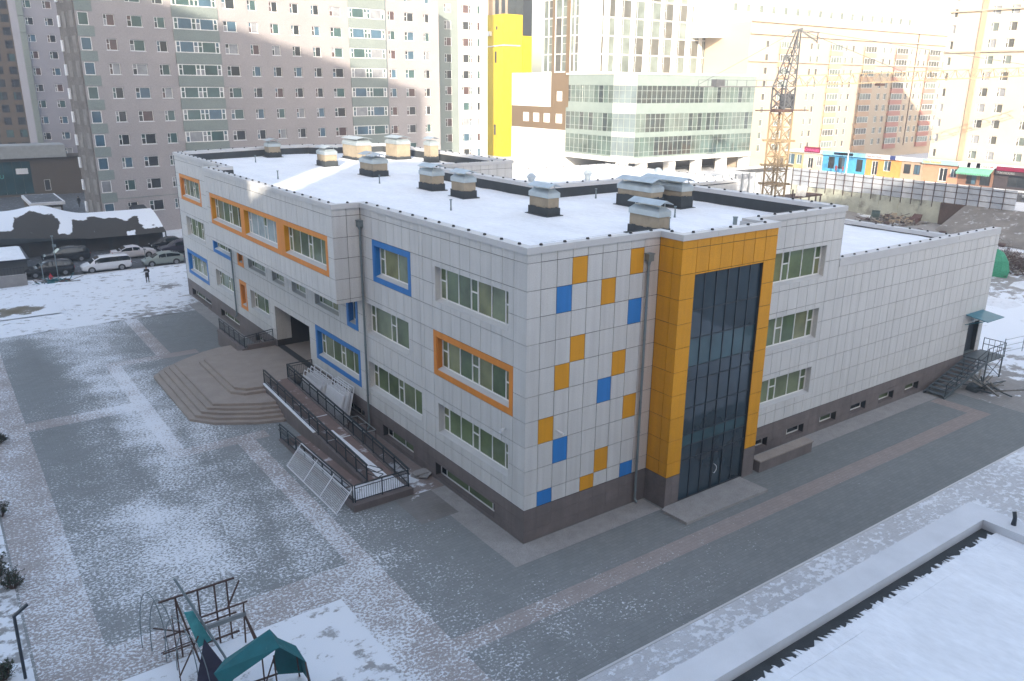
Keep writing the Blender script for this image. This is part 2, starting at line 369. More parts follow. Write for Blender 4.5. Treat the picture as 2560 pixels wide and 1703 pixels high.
pat = {(2, 0): O_, (6, 0): O_, (1, 1): B_, (4, 1): O_, (6, 2): B_, (2, 3): O_, (1, 4): O_, (5, 4): O_, (4, 5): B_, (0, 6): O_, (6, 6): O_, (1, 7): B_, (4, 8): O_, (6, 9): B_, (3, 9): O_, (0, 9): B_}
def pick_r(i, j, u, z):
    r = 10-j-1 if j < 10 else -1
    k = pat.get((i, r)) if j < 10 else None
    return {'o': panel_o, 'b': panel_bl}.get(k, panel_b if i == 7 else panel_w)
panels(FRr, RC, JZ, [], pick_r)
panels(FRr, cols(14.65, 22.65), JZ, [o[:4] for o in wr], lambda i, j, u, z: panel_w)
panels(FRr, cols(22.65, 42.3), [1.70, 2.45, 3.65, 4.85, 6.05, 7.25, 8.45, 9.65, 10.4], [DOOR], lambda i, j, u, z: panel_w)
panels(FT, [8.73, 9.61, 10.42, 11.26, 12.06, 12.88, 13.72, 14.65], JZ, [CW], lambda i, j, u, z: panel_o)
panels(FTs, [-.87, 0], JZ, [], lambda i, j, u, z: panel_o)
def corner_panels(frA, ua0, ua1, frB, ub0, ub1, zes, m, kn='panel', t=.03, g=.011):
    for j, (c, d) in enumerate(zip(zes, zes[1:])):
        mb = MB(); frA.box(mb, ua0, ua1-g, c+g, d-g, 0, t); frB.box(mb, ub0+t, ub1-g, c+g, d-g, 0, t)
        ctr = frA.P(ua0, (c+d)/2); pieces.append((((camp-ctr).length)*.9, mb, m, kn))
corner_panels(FL, 0, .95, FRr, 0, .73, JZ, panel_w)
class _N: pass
for j, (c, d) in enumerate(zip(JZ, JZ[1:])):      # bent corner panels of the orange tower
    mb = MB(); FTs.box(mb, -1.43, -.87-.011, c+.011, d-.011, 0, .03); FT.box(mb, 7.78, 8.73-.011, c+.011, d-.011, 0, .03)
    pieces.append((38, mb, panel_o, 'panel'))
# granite plinth tiles
BZ = [-.05, .56, 1.13, 1.68]
gp = lambda i, j, u, z: granite
panels(FL, LC, BZ, bl+[ENT], gp, .006, .03, 'plinth_tile')
panels(FRr, RC, BZ, [], gp, .006, .03, 'plinth_tile')
panels(FRr, cols(14.65, 42.3), BZ, br_, gp, .006, .03, 'plinth_tile')
panels(FT, [8.2, 8.73], BZ, [CW], gp, .006, .03, 'plinth_tile'); panels(FT, [7.75, 8.2], BZ, [CW], gp, .006, .03, 'plinth_tile'); panels(FT, [13.72, 14.65], BZ, [], gp, .006, .03, 'plinth_tile')
panels(FTs, [-1.43, -.7, 0], BZ, [], gp, .006, .03, 'plinth_tile')
corner_panels(FL, 0, .95, FRr, 0, .73, BZ, granite, 'plinth_tile', .03, .006)
# courtyard walls seen over the roof
FC = Fr((14.3, 33, 0), (1, 0, 0), (0, -1, 0)); FC2 = Fr((22.65, 17.3, 0), (0, -1, 0), (1, 0, 0))
panels(FC, cols(0, 8.6), JZ[8:], [], lambda i, j, u, z: panel_w)
for kn in ('panel', 'plinth_tile'):
    ps = sorted([p for p in pieces if p[3] == kn], key=lambda p: p[0])
    for d, mb, m, _ in ps[:300]: mb.build(kn, m, school)
    rest = MB(); mm = []
    for d, mb, m, _ in ps[300:]:
        if m not in mm: mm.append(m)
        rest.add(mb.v, mb.f, mm.index(m))
    if rest.v: rest.build(kn, mm, school, kind='stuff')

# windows ---------------------------------------------------------
gset = [gl_green, gl_green, gl_green2, glass('glass_green_deep', (.075, .12, .05), .1, .5, .4, .5), glass('glass_green_yellow', (.18, .19, .085), .12, .45, .5, .5), gl_green]
def surround(fr, o, cm, face, depth=.34):
    a, b, c, d = o[:4]; mb = MB(); t = .05
    e = .3 if face else 0.
    if face:
        fr.box(mb, a+.012, b-.012, d-.31, d-.012, -.006, .035); fr.box(mb, a+.012, b-.012, c+.012, c+.31, -.006, .035)
        fr.box(mb, a+.012, a+.3, c+.31, d-.31, -.006, .035); fr.box(mb, b-.3, b-.012, c+.31, d-.31, -.006, .035)
    i = inner(o)
    x0, x1, z0, z1 = i[0], i[1], i[2], i[3]
    fr.box(mb, x0, x0+t, z0, z1, .004 if not face else .036, depth); fr.box(mb, x1-t, x1, z0, z1, .004 if not face else .036, depth)
    fr.box(mb, x0+t, x1-t, z1-t, z1, .004 if not face else .036, depth)
    P = fr.P; s0 = .004 if not face else .036
    mb.hexa([P(x0+t, z0, s0), P(x1-t, z0, s0), P(x1-t, z0, depth), P(x0+t, z0, depth), P(x0+t, z0+.03, s0), P(x1-t, z0+.03, s0), P(x1-t, z0+.14, depth), P(x0+t, z0+.14, depth)], 1)
    mb.build('window_surround', [cm, coping_m], school)
    return (x0+t, x1-t, z0+.12, z1-t)
for fr, lst in ((FL, wl), (FRr, wr)):
    for o in lst:
        cm = {'o': panel_o2, 'b': panel_bl, '': panel_w}[o[4]]
        i = surround(fr, o, cm, bool(o[4]))
        flip = False
        put_window(school, fr, i[0], i[2], i[1]-i[0], i[3]-i[2], o[5], [gl_cov, gl_green2] if o[0] > 48 and o[2] < 3 else gset, .30)
# orange strip of the overhang
mb = MB(); zA, zB = 9.66, 12.04
FO.box(mb, 16.72, 39.43, 11.78, zB, -.006, .035); FO.box(mb, 16.72, 39.43, zA, 9.97, -.006, .035)
for a, b in ((16.72, 17.0), (23.55, 24.85), (31.3, 32.1), (39.15, 39.43)): FO.box(mb, a, b, 9.97, 11.78, -.006, .035)
mb.build('orange_window_band', panel_o2, school)
for k, o in enumerate(wo):
    i = surround(FO, o, panel_o, False)
    put_window(school, FO, i[0], i[2], i[1]-i[0], i[3]-i[2], o[5], [gl_cov, gl_green, gl_cov] if k == 1 else gset, .30)
for fr, lst in ((FL, bl), (FRr, br_)):
    for (a, b, c, d) in lst:
        q = MB(); fr.box(q, a, b, c-.02, c+.02, .045, .36, 0); q.build('window_sill', granite, school)
        put_window(school, fr, a, c+.02, b-a, d-c-.02, 'nf' if b-a < 2 else 'nffn' if b-a > 4.5 else 'nff', [gl_dark, gl_green], .34)
# curtain wall of the tower
cwf = MB(); xs = [8.73, 9.58, 10.41, 11.25, 12.06, 12.89, 13.72]; zs = [.08, 2.28, 3.05, 3.69, 5.1, 6.56, 7.3, 8.75, 10.16, 11.97]
for i, x in enumerate(xs): FT.box(cwf, x-(.03 if i else 0), x+(.03 if i < 6 else 0), .08, 11.97, .10, .26)
for z in zs: FT.box(cwf, 8.76, 13.69, z-.025, z+.025, .105, .25)
FT.box(cwf, 11.27, 11.33, .1, 2.26, .07, .2); FT.box(cwf, 12.0, 12.04, .1, 2.26, .07, .2); FT.box(cwf, 11.33, 12.0, 2.16, 2.24, .07, .2)
cwo = cwf.build('curtain_wall', alu, school)
for i in range(6):
    for j in range(9):
        q = MB(); a = rnd.uniform(-.008, .008)
        P = FT.P; u0, u1, z0, z1 = xs[i]+.03, xs[i+1]-.03, zs[j]+.025, zs[j+1]-.025
        q.hexa([P(u0, z0, .14+a), P(u1, z0, .14-a), P(u1, z0, .17), P(u0, z0, .17), P(u0, z1, .14), P(u1, z1, .14-a), P(u1, z1, .17), P(u0, z1, .17)])
        q.build('pane', gl_cw2 if j in (2, 6) else gl_cw, cwo)
h = MB(); pts = [FT.P(11.42+.16*math.sin(math.pi*k/8), .95+.5*k/8, .02) for k in range(9)]; h.path(pts, .02); h.path([FT.P(11.42, .95, .1), pts[0]], .015); h.path([FT.P(11.42, 1.45, .1), pts[-1]], .015)
h.build('door_handle', whitep, cwo)
# recessed main entrance
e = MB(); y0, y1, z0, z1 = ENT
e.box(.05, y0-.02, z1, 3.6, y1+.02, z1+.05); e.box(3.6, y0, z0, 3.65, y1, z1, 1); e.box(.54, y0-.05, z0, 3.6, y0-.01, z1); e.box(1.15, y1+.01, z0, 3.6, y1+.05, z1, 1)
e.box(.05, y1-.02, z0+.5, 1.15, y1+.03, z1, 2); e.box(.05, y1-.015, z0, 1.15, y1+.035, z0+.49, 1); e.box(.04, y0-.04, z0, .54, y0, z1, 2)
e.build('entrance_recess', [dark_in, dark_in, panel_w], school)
d = MB(); d.box(3.45, 26.6, 1.2, 3.52, 29.7, 3.7); dd = d.build('door', gl_dark, school)
q = MB()
for y in (26.6, 27.35, 28.15, 28.9, 29.64): q.box(3.40, y, 1.2, 3.45, y+.06, 3.7)
q.box(3.40, 26.66, 3.3, 3.45, 29.64, 3.36); q.build('door_frame', alu, dd)

# roof -------------------------------------------------------------
POLY = [(0, 0), (7.75, 0), (7.75, -1.43), (14.65, -1.43), (14.65, 0), (22.65, 0), (22.65, 17.35), (14.3, 17.35), (14.3, 33), (22.95, 33), (22.95, 57.6), (15.5, 58.2), (14.9, 59.6), (11.9, 59.6), (0, 56.3), (0, 40.45), (-1.72, 40.45), (-1.72, 15.87), (0, 15.87)]
def offs(poly, d):   # inward offset of a counter-clockwise polygon
    out = []; n = len(poly)
    for i in range(n):
        p0, p1, p2 = Vector(poly[i-1]), Vector(poly[i]), Vector(poly[(i+1) % n])
        a = (p1-p0).normalized(); b = (p2-p1).normalized(); na = Vector((-a.y, a.x)); nb = Vector((-b.y, b.x))
        k = (na+nb); k = k/(k.dot(na) if abs(k.dot(na)) > 1e-6 else 1)
        out.append(tuple(p1+k*d))
    return out
def parapet(poly, zr, zt, skip=(), hcop=.28, wd=.5, dots=True):
    oo, ii, mi = offs(poly, -.07), offs(poly, wd), offs(poly, .06)
    n = len(poly); inn = MB(); wire = MB()
    for k in range(n):
        k2 = (k+1) % n
        if k in skip: continue
        inn.add([(*ii[k], zr-.3), (*ii[k2], zr-.3), (*ii[k2], zt-hcop-.02), (*ii[k], zt-hcop-.02)], [(0, 1, 2, 3)])
        L = (Vector(poly[k2])-Vector(poly[k])).length; m = max(1, round(L/2.4))
        lp = lambda a, b, t: (a[0]+(b[0]-a[0])*t, a[1]+(b[1]-a[1])*t)
        for s in range(m):
            t0, t1 = s/m+(.004/L*1.2 if s else 0), (s+1)/m-(.004/L*1.2 if s < m-1 else 0)
            c = MB(); a, b, cc, d_ = lp(oo[k], oo[k2], t0), lp(oo[k], oo[k2], t1), lp(ii[k], ii[k2], t1), lp(ii[k], ii[k2], t0)
            c.hexa([(*a, zt-hcop), (*b, zt-hcop), (*cc, zt-hcop), (*d_, zt-hcop), (*a, zt), (*b, zt), (*cc, zt-.03), (*d_, zt-.03)])
            c.build('coping', coping_m, school)
        if dots:
            nd = max(1, round(L/1.3)); prev = None
            for s in range(nd):
                x, y = lp(mi[k], mi[k2], (s+.5)/nd); x, y = lp((x, y), lp(ii[k], ii[k2], (s+.5)/nd), .35)
                q = MB(); q.hexa([(x-.06, y-.06, zt-.01), (x+.06, y-.06, zt-.01), (x+.06, y+.06, zt-.01), (x-.06, y+.06, zt-.01), (x-.042, y-.042, zt+.075), (x+.042, y-.042, zt+.075), (x+.042, y+.042, zt+.075), (x-.042, y+.042, zt+.075)])
                q.build('wire_holder', blackm, school)
                if prev: wire.bar(prev, (x, y, zt+.08), .006)
                prev = (x, y, zt+.08)
    inn.build('parapet', bitumen, school)
    if wire.v: wire.build('lightning_wire', steel, school)
parapet(POLY, 13.0, 13.93)
def sheet(poly, z, name, m, parent, cell=1.0, amp=.02):
    me = bpy.data.meshes.new(name); bm = bmesh.new(); vs = [bm.verts.new((*p, z)) for p in poly]; bm.faces.new(vs)
    xs_ = [p[0] for p in poly]; ys_ = [p[1] for p in poly]
    for ax, lo, hi in ((0, min(xs_), max(xs_)), (1, min(ys_), max(ys_))):
        t = lo+cell
        while t < hi:
            no = (1, 0, 0) if ax == 0 else (0, 1, 0); co = (t, 0, 0) if ax == 0 else (0, t, 0)
            bmesh.ops.bisect_plane(bm, geom=bm.verts[:]+bm.edges[:]+bm.faces[:], plane_co=co, plane_no=no); t += cell
    r = random.Random(3)
    for v in bm.verts: v.co.z += r.uniform(-amp, amp)
    bm.normal_update()
    for f in bm.faces:
        if f.normal.z < 0: f.normal_flip()
        f.smooth = True
    bm.to_mesh(me); bm.free(); me.materials.append(m)
    if parent:
        o3 = Vector(WL[parent.name])
        for v in me.vertices: v.co -= o3
    return link(name, me, parent)
sheet(offs(POLY, .48), 13.0, 'roof_snow', snow, school, 1.2, .03)
# recesses of the parapet behind the overhang ends hold drifted snow: low side wing and rear hall
WING = [(22.65, 0), (36.3, 0), (36.3, 17), (22.65, 17)]
sheet(offs(WING, .3), 10.5, 'roof_snow', snow, school, 1.2, .03)
HALL = [(22.95, 30.5), (50.7, 30.5), (50.7, 51), (22.95, 51)]
hb = MB(); hb.prism(offs(HALL, .04), -.3, 10.5); hb.box(14.3, 17.4, 5, 22.9, 33, 10.3); hb.build('rear_hall', panel_w, school)
parapet(WING, 10.5, 10.88, skip=(0, 3), wd=.3); parapet(HALL, 10.5, 10.9, skip=(3,), wd=.3)
sheet(offs(HALL, .3), 10.62, 'roof_snow', snow, school, 1.4, .03); sheet([(14.35, 17.4), (22.9, 17.4), (22.9, 33), (14.35, 33)], 10.36, 'roof_snow', snow, school, 1.4, .02)
FH = Fr((22.95, 30.5, 0), (1, 0, 0), (0, -1, 0))
q = MB()
for a, b in zip(cols(0, 27.7), cols(0, 27.7)[1:]):
    for c, d in zip(JZ[:8], JZ[1:8]): FH.box(q, a+.012, b-.012, c+.012, d-.012, -.03, .03)
q.build('hall_cladding', panel_w, school, kind='stuff')
# front screen wall coping of the wing (one plain folded sheet, no joints)
for k in range(8):
    q = MB(); a, b = 22.67+k*19.63/8, 22.67+(k+1)*19.63/8-.006
    q.hexa([(a, -.03, 10.41), (b, -.03, 10.41), (b, .62, 10.41), (a, .62, 10.41), (a, -.03, 10.88), (b, -.03, 10.88), (b, .62, 10.86), (a, .62, 10.86)]); q.build('coping', panel_w if False else coping_m, school)
    for s in (.25, .75):
        x = a+(b-a)*s; q = MB().hexa([(x-.06, .19, 10.86), (x+.06, .19, 10.86), (x+.06, .31, 10.86), (x-.06, .31, 10.86), (x-.04, .21, 10.95), (x+.04, .21, 10.95), (x+.04, .29, 10.95), (x-.04, .29, 10.95)]); q.build('wire_holder', blackm, school)

def vent_shaft(x0, x1, y0, y1, ncap=1, dark=.45, base=13.0, top=14.05, label=None):
    b = MB(); r = random.Random(int(x0*100+y0*10))
    b.box(x0, y0, base+dark-.05, x1, y1, top); o = b.build('vent_shaft', plaster, school)
    q = MB(); e = .06; n = 8
    q.box(x0-e, y0-e, base-.1, x1+e, y1+e, base+dark)
    for s in range(n):     # torn upper edge of the bitumen wrap
        t = y0-e+(y1-y0+2*e)*s/n; q.box(x0-e+.004, t, base+dark, x0-e+.03, t+(y1-y0+2*e)/n, base+dark+r.uniform(.005, .09))
        t = x0-e+(x1-x0+2*e)*s/n; q.box(t, y0-e+.004, base+dark, t+(x1-x0+2*e)/n, y0-e+.03, base+dark+r.uniform(.005, .09))
    q.box(x0-.2, y0-.2, base-.06, x1+.2, y1+.2, base+.035)
    q.build('bitumen_base', bitumen, o)
    c = MB(); z1, z2 = top+.27, top+.47; a = .05; s = .16
    c.hexa([(x0-a, y0-a, top), (x1+a, y0-a, top), (x1+a, y1+a, top), (x0-a, y1+a, top), (x0-a, y0-a, z1), (x1+a, y0-a, z1), (x1+a, y1+a, z1), (x0-a, y1+a, z1)])
    c.hexa([(x0-a, y0-a, z1), (x1+a, y0-a, z1), (x1+a, y1+a, z1), (x0-a, y1+a, z1), (x0+s, y0+s, z2), (x1-s, y0+s, z2), (x1-s, y1-s, z2), (x0+s, y1-s, z2)])
    c.build('hood', zinc, o)
    xm = (x0+x1)/2; L = (y1-y0)/ncap
    for k in range(ncap):
        ya, yb = y0+k*L-.12+(.14 if k else 0), y0+(k+1)*L+.12-(.14 if k < ncap-1 else 0)
        zz = z2+.12+(.05 if k else 0); p = MB(); t = .03
        P = [(x0-.1, zz), (xm, zz+.2), (x1+.1, zz)]
        for (A, B) in ((P[0], P[1]), (P[1], P[2])):
            p.hexa([(A[0], ya, A[1]), (B[0], ya, B[1]), (B[0], yb, B[1]), (A[0], yb, A[1]), (A[0], ya, A[1]+t), (B[0], ya, B[1]+t), (B[0], yb, B[1]+t), (A[0], yb, A[1]+t)])
        for yy in (ya+.3, yb-.3):
            for xx in (x0+.2, x1-.2): p.bar((xx, yy, z2-.05), (xx, yy, zz+.06), .04)
        p.build('cap', zinc, o)
    return o
vent_shaft(9.3, 10.5, 56.4, 57.7); vent_shaft(10.3, 11.45, 44.65, 46.5); vent_shaft(10.2, 11.5, 34.75, 37.2, 2)
vent_shaft(9.75, 10.7, 24.45, 26.3); vent_shaft(9.5, 10.42, 19.85, 21.45); vent_shaft(9.5, 10.3, 10.75, 12.55)
vent_shaft(9.85, 10.6, 2.2, 4.3, 1, .42); vent_shaft(16.5, 17.5, 9.4, 12.4, 1, .68); vent_shaft(18.5, 19.45, 8.75, 12.2, 1, .7)
vent_shaft(15.6, 17.2, 49.2, 52.5, 1, .2, 13, 14.4); vent_shaft(19.2, 20.7, 47.6, 50, 1, .25, 13, 14.5); vent_shaft(20.6, 21.5, 43.4, 44.6, 1, .5, 13, 14.6)
for x, y in ((6.39, 52.1), (6.1, 16.0), (15.6, 6.5), (17.2, 15.3), (12.3, 3.8), (3.2, 37.5), (14, 29), (8.6, 30.5)):
    q = MB(); q.tube((x, y, 12.95), (x, y, 13.62), .045, 8); q.tube((x, y, 12.95), (x, y, 13.2), .07, 8, 0, .05); q.tube((x, y, 13.6), (x, y, 13.66), .09, 8); q.build('vent_pipe', steel, school)
q = MB(); q.tube((16.6, 2.9, 12.95), (16.6, 2.9, 13.4), .12, 10); q.tube((16.6, 2.9, 13.4), (16.6, 2.9, 13.45), .15, 10); q.build('vent_pipe', steel, school)
for x, y in ((29.8, 39.3), (36.9, 38.9), (45, 36.7)):
    q = MB(); q.tube((x, y, 10.5), (x, y, 11.2), .3, 12); q.tube((x, y, 11.2), (x, y, 11.55), .3, 12, 0, .5); q.tube((x, y, 11.55), (x, y, 11.85), .5, 12, 0, .2); q.build('roof_ventilator', zinc, school)
# tower parapet return and hatch box
q = MB(); q.box(14.0, -.6, 13.0, 14.2, .5, 13.75); q.build('parapet_return', coping_m, school)

# downpipes, cameras, door of the wing --------------------------------
def downpipe(x, y, zt, nx, ny, zb=.12):
    q = MB(); cx, cy = x+nx*.12, y+ny*.12
    q.tube((cx, cy, zb+.12), (cx, cy, zt-.35), .065, 10); q.tube((cx, cy, zb+.14), (cx+nx*.18, cy+ny*.18, zb), .065, 10)
    z = zb+.6
    while z < zt-.5: q.tube((cx, cy, z), (cx, cy, z+.05), .08, 10); z += 1.6
    q.tube((cx, cy, zt-.4), (cx, cy, zt-.2), .065, 10, 0, .13)
    o = q.build('downpipe', steel, school)
    q = MB(); q.box(cx-.16, cy-.16, zt-.2, cx+.16, cy+.16, zt+.12); q.box(cx-.19, cy-.19, zt+.12, cx+.19, cy+.19, zt+.17); q.build('hopper', steel, o)
downpipe(-.02, 15.72, 12.8, -1, 0); downpipe(-.02, 40.65, 8.0, -1, 0, 1.4); downpipe(6.95, -.02, 12.8, 0, -1)
for (p, n) in (((0, 1.55, 5.28), (-1, -.4, -.15)), ((1.77, 0, 5.3), (.3, -1, -.2)), ((0, 55.9, 5.9), (-1, -.2, -.1))):
    p = Vector(p); n = Vector(n).normalized(); q = MB(); q.tube(p, p+n*.14, .03, 8); q.tube(p+n*.12, p+n*.42, .06, 10); q.build('security_camera', whitep, school)
q = MB(); FRr.box(q, 40.1, 41.7, 1.7, 1.76, .05, .5); FRr.box(q, 40.15, 41.65, 1.76, 4.05, .3, .36, 1); q.build('door', [steel, alu], school)
q = MB(); q.hexa([(39.4, -1.55, 4.62), (41.85, -1.55, 4.62), (41.85, 0, 4.82), (39.4, 0, 4.82), (39.4, -1.55, 4.67), (41.85, -1.55, 4.67), (41.85, 0, 4.87), (39.4, 0, 4.87)])
for x in (39.5, 41.75): q.bar((x, -.02, 4.1), (x, -1.3, 4.63), .05)
q.build('canopy', teal2, school)
q = MB(); q.tube((40.4, -.05, 4.3), (40.4, -.2, 4.3), .12, 10); q.build('wall_lamp', whitep, school)

# ================================================================ GROUND
def sm(a, b, x):
    t = min(1, max(0, (x-a)/(b-a))); return t*t*(3-2*t)
def blob(x, y, cx, cy, rx, ry): return math.exp(-((x-cx)/rx)**2-((y-cy)/ry)**2)
def snow_cov(x, y):
    c = .41-.26*sm(-9, 1, x)-.06*sm(3, 12, x)
    if x < 0 or y < 0:
        c += .30*sm(42, 56, y)*sm(4, -4, x)
        c += .20*blob(x, y, -12.0, 39, 2.8, 12)+.15*blob(x, y, -10.5, 27, 3.4, 8)+.22*blob(x, y, -13, 12, 3.5, 5)+.12*blob(x, y, -11, 22, 3, 4)+.14*blob(x, y, -12, 7, 5, 4)
        c -= .26*blob(x, y, -15.4, 38, 1.9, 9)+.12*blob(x, y, -16, 26, 1.6, 3)+.10*blob(x, y, -5.5, 34, 3, 12)+.12*blob(x, y, -15.5, 20, 2, 6)
        c += .20*sm(1.5, -1.5, y)*sm(-7.5, -9.5, x)+.1*blob(x, y, -5.6, 3, 3, 5)+.09*blob(x, y, -3.5, -5.5, 6, 2.5)
        if y > 37 and x > -9: c -= .10*sm(-8, -5, x)*sm(56, 48, y)
    c -= .10*math.exp(-((x+12.6+.09*(y-20)-.6*math.sin(y*.25))/.55)**2)*sm(-2, 6, y)+.08*math.exp(-((x+9.2+.5*math.sin(y*.4))/.35)**2)*sm(-2, 4, y)*sm(30, 24, y)
    if x > -3: c += .16*blob(x, y, 4, -6.2, 8, 3)+.10*blob(x, y, 20, -5.5, 6, 1.5)+.08*blob(x, y, 10, -4, 5, 1)
    return min(1, max(.0, c))
def ground_sheet(name, x0, x1, y0, y1, z, m, cell=.5, cov=snow_cov, add=0., zf=None):
    nx, ny = max(1, round((x1-x0)/cell)), max(1, round((y1-y0)/cell)); vs = []; fs = []
    for j in range(ny+1):
        for i in range(nx+1):
            x, y = x0+(x1-x0)*i/nx, y0+(y1-y0)*j/ny; vs.append((x, y, z+(zf(x, y) if zf else 0)))
    for j in range(ny):
        for i in range(nx):
            k = j*(nx+1)+i; fs.append((k, k+1, k+nx+2, k+nx+1))
    me = bpy.data.meshes.new(name); me.from_pydata(vs, [], fs); a = me.attributes.new('snow', 'FLOAT', 'POINT')
    a.data.foreach_set('value', [min(1, max(0, cov(v[0], v[1])+add)) for v in vs]); me.materials.append(m); me.update()
    o = link(name, me); o['kind'] = 'structure'; return o
pave = ground_mat('paving_grey', (.14, .155, .155), (.20, .21, .21))
pave_p = ground_mat('paving_pink', (.27, .215, .195), (.235, .20, .185), dust=.45)
rough = ground_mat('snowy_soil', (.16, .145, .125), (.10, .09, .085), dust=.5, fs=1.3)
grass = ground_mat('dry_grass', (.17, .145, .085), (.13, .10, .07), dust=.3, fs=1.6)
big = MB(); big.add([(-1500, -1500, -.06), (2000, -1500, -.06), (2000, 2000, -.06), (-1500, 2000, -.06)], [(0, 1, 2, 3)])
struct('ground', big, snow_dirty)
ground_sheet('paved_yard', -19.6, 36.5, -8.45, 50, 0, pave, .5)
def hump(x, y): return .25*blob(x, y, -11, 67.5, 4, 2.2)+.12*math.sin(x*1.3)*math.sin(y*.9)*.4+.16*blob(x, y, 0, 70, 6, .8)
ground_sheet('snowy_ground', -40, 12, 49.9, 71.2, .008, rough, .5, lambda x, y: .78-.35*blob(x, y, -1.2, 61, 1.6, 1.3)-.25*sm(56, 50, y)*sm(-10, -6, x), zf=lambda x, y: max(0, hump(x, y)))
ground_sheet('snowy_ground', -45, -19.6, -40, 49.9, .004, rough, .7, lambda x, y: .80-.3*blob(x, y, -21, 9, 2, 9))
ground_sheet('snowy_ground', -19.6, -8.7, -16, .92, .012, rough, .5, lambda x, y: .80-.12*blob(x, y, -9.5, -5, 2, 3))
ground_sheet('dry_grass_patch', -17.5, -11.5, 55.5, 61.5, .10, grass, .4, lambda x, y: .05+.9*min(1, ((x+15)/3.0)**2+((y-58.3)/2.2)**2+.3*math.sin(x*3)*math.sin(y*2.3)))
ground_sheet('sidewalk', -8, 60, -14.7, -8.47, .02, ground_mat('sidewalk_frosted', (.33, .33, .34), (.40, .40, .42), dust=.9, fs=3), .6, lambda x, y: .50+.06*math.sin(x*.7)+.2*sm(24, 34, x))
k = MB(); k.box(-8, -8.56, -.05, 60, -8.45, .045); struct('kerb', k, coping_m)
for (x0, x1, y0, y1) in ((-7.35, -6.3, -4.9, 18.4), (-11.05, -5.4, 18.4, 19.5), (-11.05, -10.1, 19.5, 37.0), (-11.05, -4.4, 37.0, 38.1), (-7.35, -6.3, 38.1, 50), (-17.2, -11.05, 27.2, 28.7),
                         (-6.3, 34.5, -4.9, -3.88), (33.4, 34.5, -3.88, -1.4), (-17.2, -7.35, .95, 3.15), (-8.7, -7.35, -8.4, .95), (-19.5, -17.2, -2, 50), (-7.35, -6.3, -8.4, -4.9)):
    ground_sheet('paving_band', x0, x1, y0, y1, .006, pave_p, .5, add=.03 if x1 > -6 else .1)
for (x0, x1, y0, y1) in ((-1.42, 7.6, -1.38, -.035), (14.8, 35, -1.3, -.035), (-1.42, -.04, -.03, 7.0), (-1.2, -.04, 38.5, 56)):
    ground_sheet('gravel_apron', x0, x1, y0, y1, .010, gravel, 1.0)
a = MB(); a.box(-60, 71.3, -.2, 40, 88, .004); struct('road', a, asphalt)
a = MB(); a.box(-60, 71.12, -.2, 12, 71.3, .10); struct('kerb', a, coping_m)
a = MB(); a.box(-60, 100, -.05, 20, 150, .01); struct('courtyard_pavement', a, asphalt)
# worn soil and snow beside the ramp
ground_sheet('bare_soil', -1.95, -.05, 7.0, 24, .014, ground_mat('soil_by_wall', (.19, .135, .115), (.15, .11, .10), dust=.3, fs=1.1), .4, lambda x, y: .16+.5*blob(x, y, -1.2, 8.6, .8, 2.4)+.25*blob(x, y, -1.5, 12, .4, 2))
ground_sheet('bare_soil', -3.0, -.9, 4.2, 7.0, .012, rough, .3, lambda x, y: .30-.2*blob(x, y, -1.2, 5, 1, 1))
# building site, street level behind it
ground_sheet('site_ground', 36.5, 108, -40, 64.4, -.01, ground_mat('site_soil', (.20, .185, .17), (.25, .23, .215), dust=.3, fs=.7), 2.0, lambda x, y: .28+.75*blob(x, y, 58, 3, 14, 9)+.3*blob(x, y, 60, 40, 20, 30), zf=lambda x, y: .5*blob(x, y, 98, 36, 9, 4)+.25*math.sin(x*.6)*math.sin(y*.5)*sm(55, 70, x))
st = MB(); st.prism([(108.05, -60), (420, -60), (420, 300), (70, 300), (70, 64.7), (108.05, 64.7)], -.2, 3.5); struct('upper_street', st, snow_dirty)
st = MB(); st.box(118, -60, 3.5, 131, 86, 3.512); struct('street', st, asphalt)

# ================================================================ ENTRANCE TERRACE, RAMP, RAILINGS
terr = thing('entrance_terrace', 'stepped beige granite entrance terrace with clipped corners before the dark porch', 'steps', (-4, 28, 0))
base = [(-8.75, 23.45), (-7.68, 22.02), (-5.52, 20.6), (-3.95, 20.05)]
def half(off, land=False):
    p = [Vector(v) for v in base]; d = [Vector((1, 0)), Vector((.80, .60)), Vector((.50, .86)), Vector((.33, .95))]
    return [tuple(v+q*off) for v, q in zip(p, d)]
def full(h): return h+[(x, 56.3-y) for x, y in reversed(h)]
for k in range(5):
    h = half(k*.375); z0, z1 = k*.17+(0 if k == 0 else 0), (k+1)*.17
    poly = full(h); poly = [(-.05, poly[0][1]+0)] and poly
    pp = [(-.06, h[-1][1]-.3+0.0)]
    q = MB(); q.prism(h+[(-3.75, h[-1][1]), (-3.75, 26)]+[(-.06, 26), (-.06, 31.0), (-2.3, 31.0), (-2.3, 56.3-h[-1][1])]+[(x, 56.3-y) for x, y in reversed(h)], -.05 if k == 0 else z0, z1)
    q.build('step', stair_m, terr)
up1 = [(-5.78, 24.5), (-5.1, 23.68), (-3.75, 23.42)]; up2 = [(-5.46, 24.7), (-4.9, 24.0), (-3.75, 23.78)]
for pts, z0, z1 in ((up1, .85, 1.03), (up2, 1.03, 1.2)):
    q = MB(); q.prism(pts+[(-3.7, 24.35), (-.06, 24.35), (-.06, 31.85), (-2.2, 31.85)]+[(x, 56.3-y) for x, y in reversed(pts)], z0, z1); q.build('step', stair_m, terr)
q = MB(); q.box(-.055, 24.86, .6, 3.6, 31.49, 1.197); q.build('porch_floor', stair_m, terr)
# far side pit with plinth
q = MB(); q.box(-2.55, 31.9, -.05, -2.15, 38.2, 1.3); q.box(-2.15, 31.9, -.05, -.05, 32.2, 1.55); q.build('plinth_wall', granite, terr)

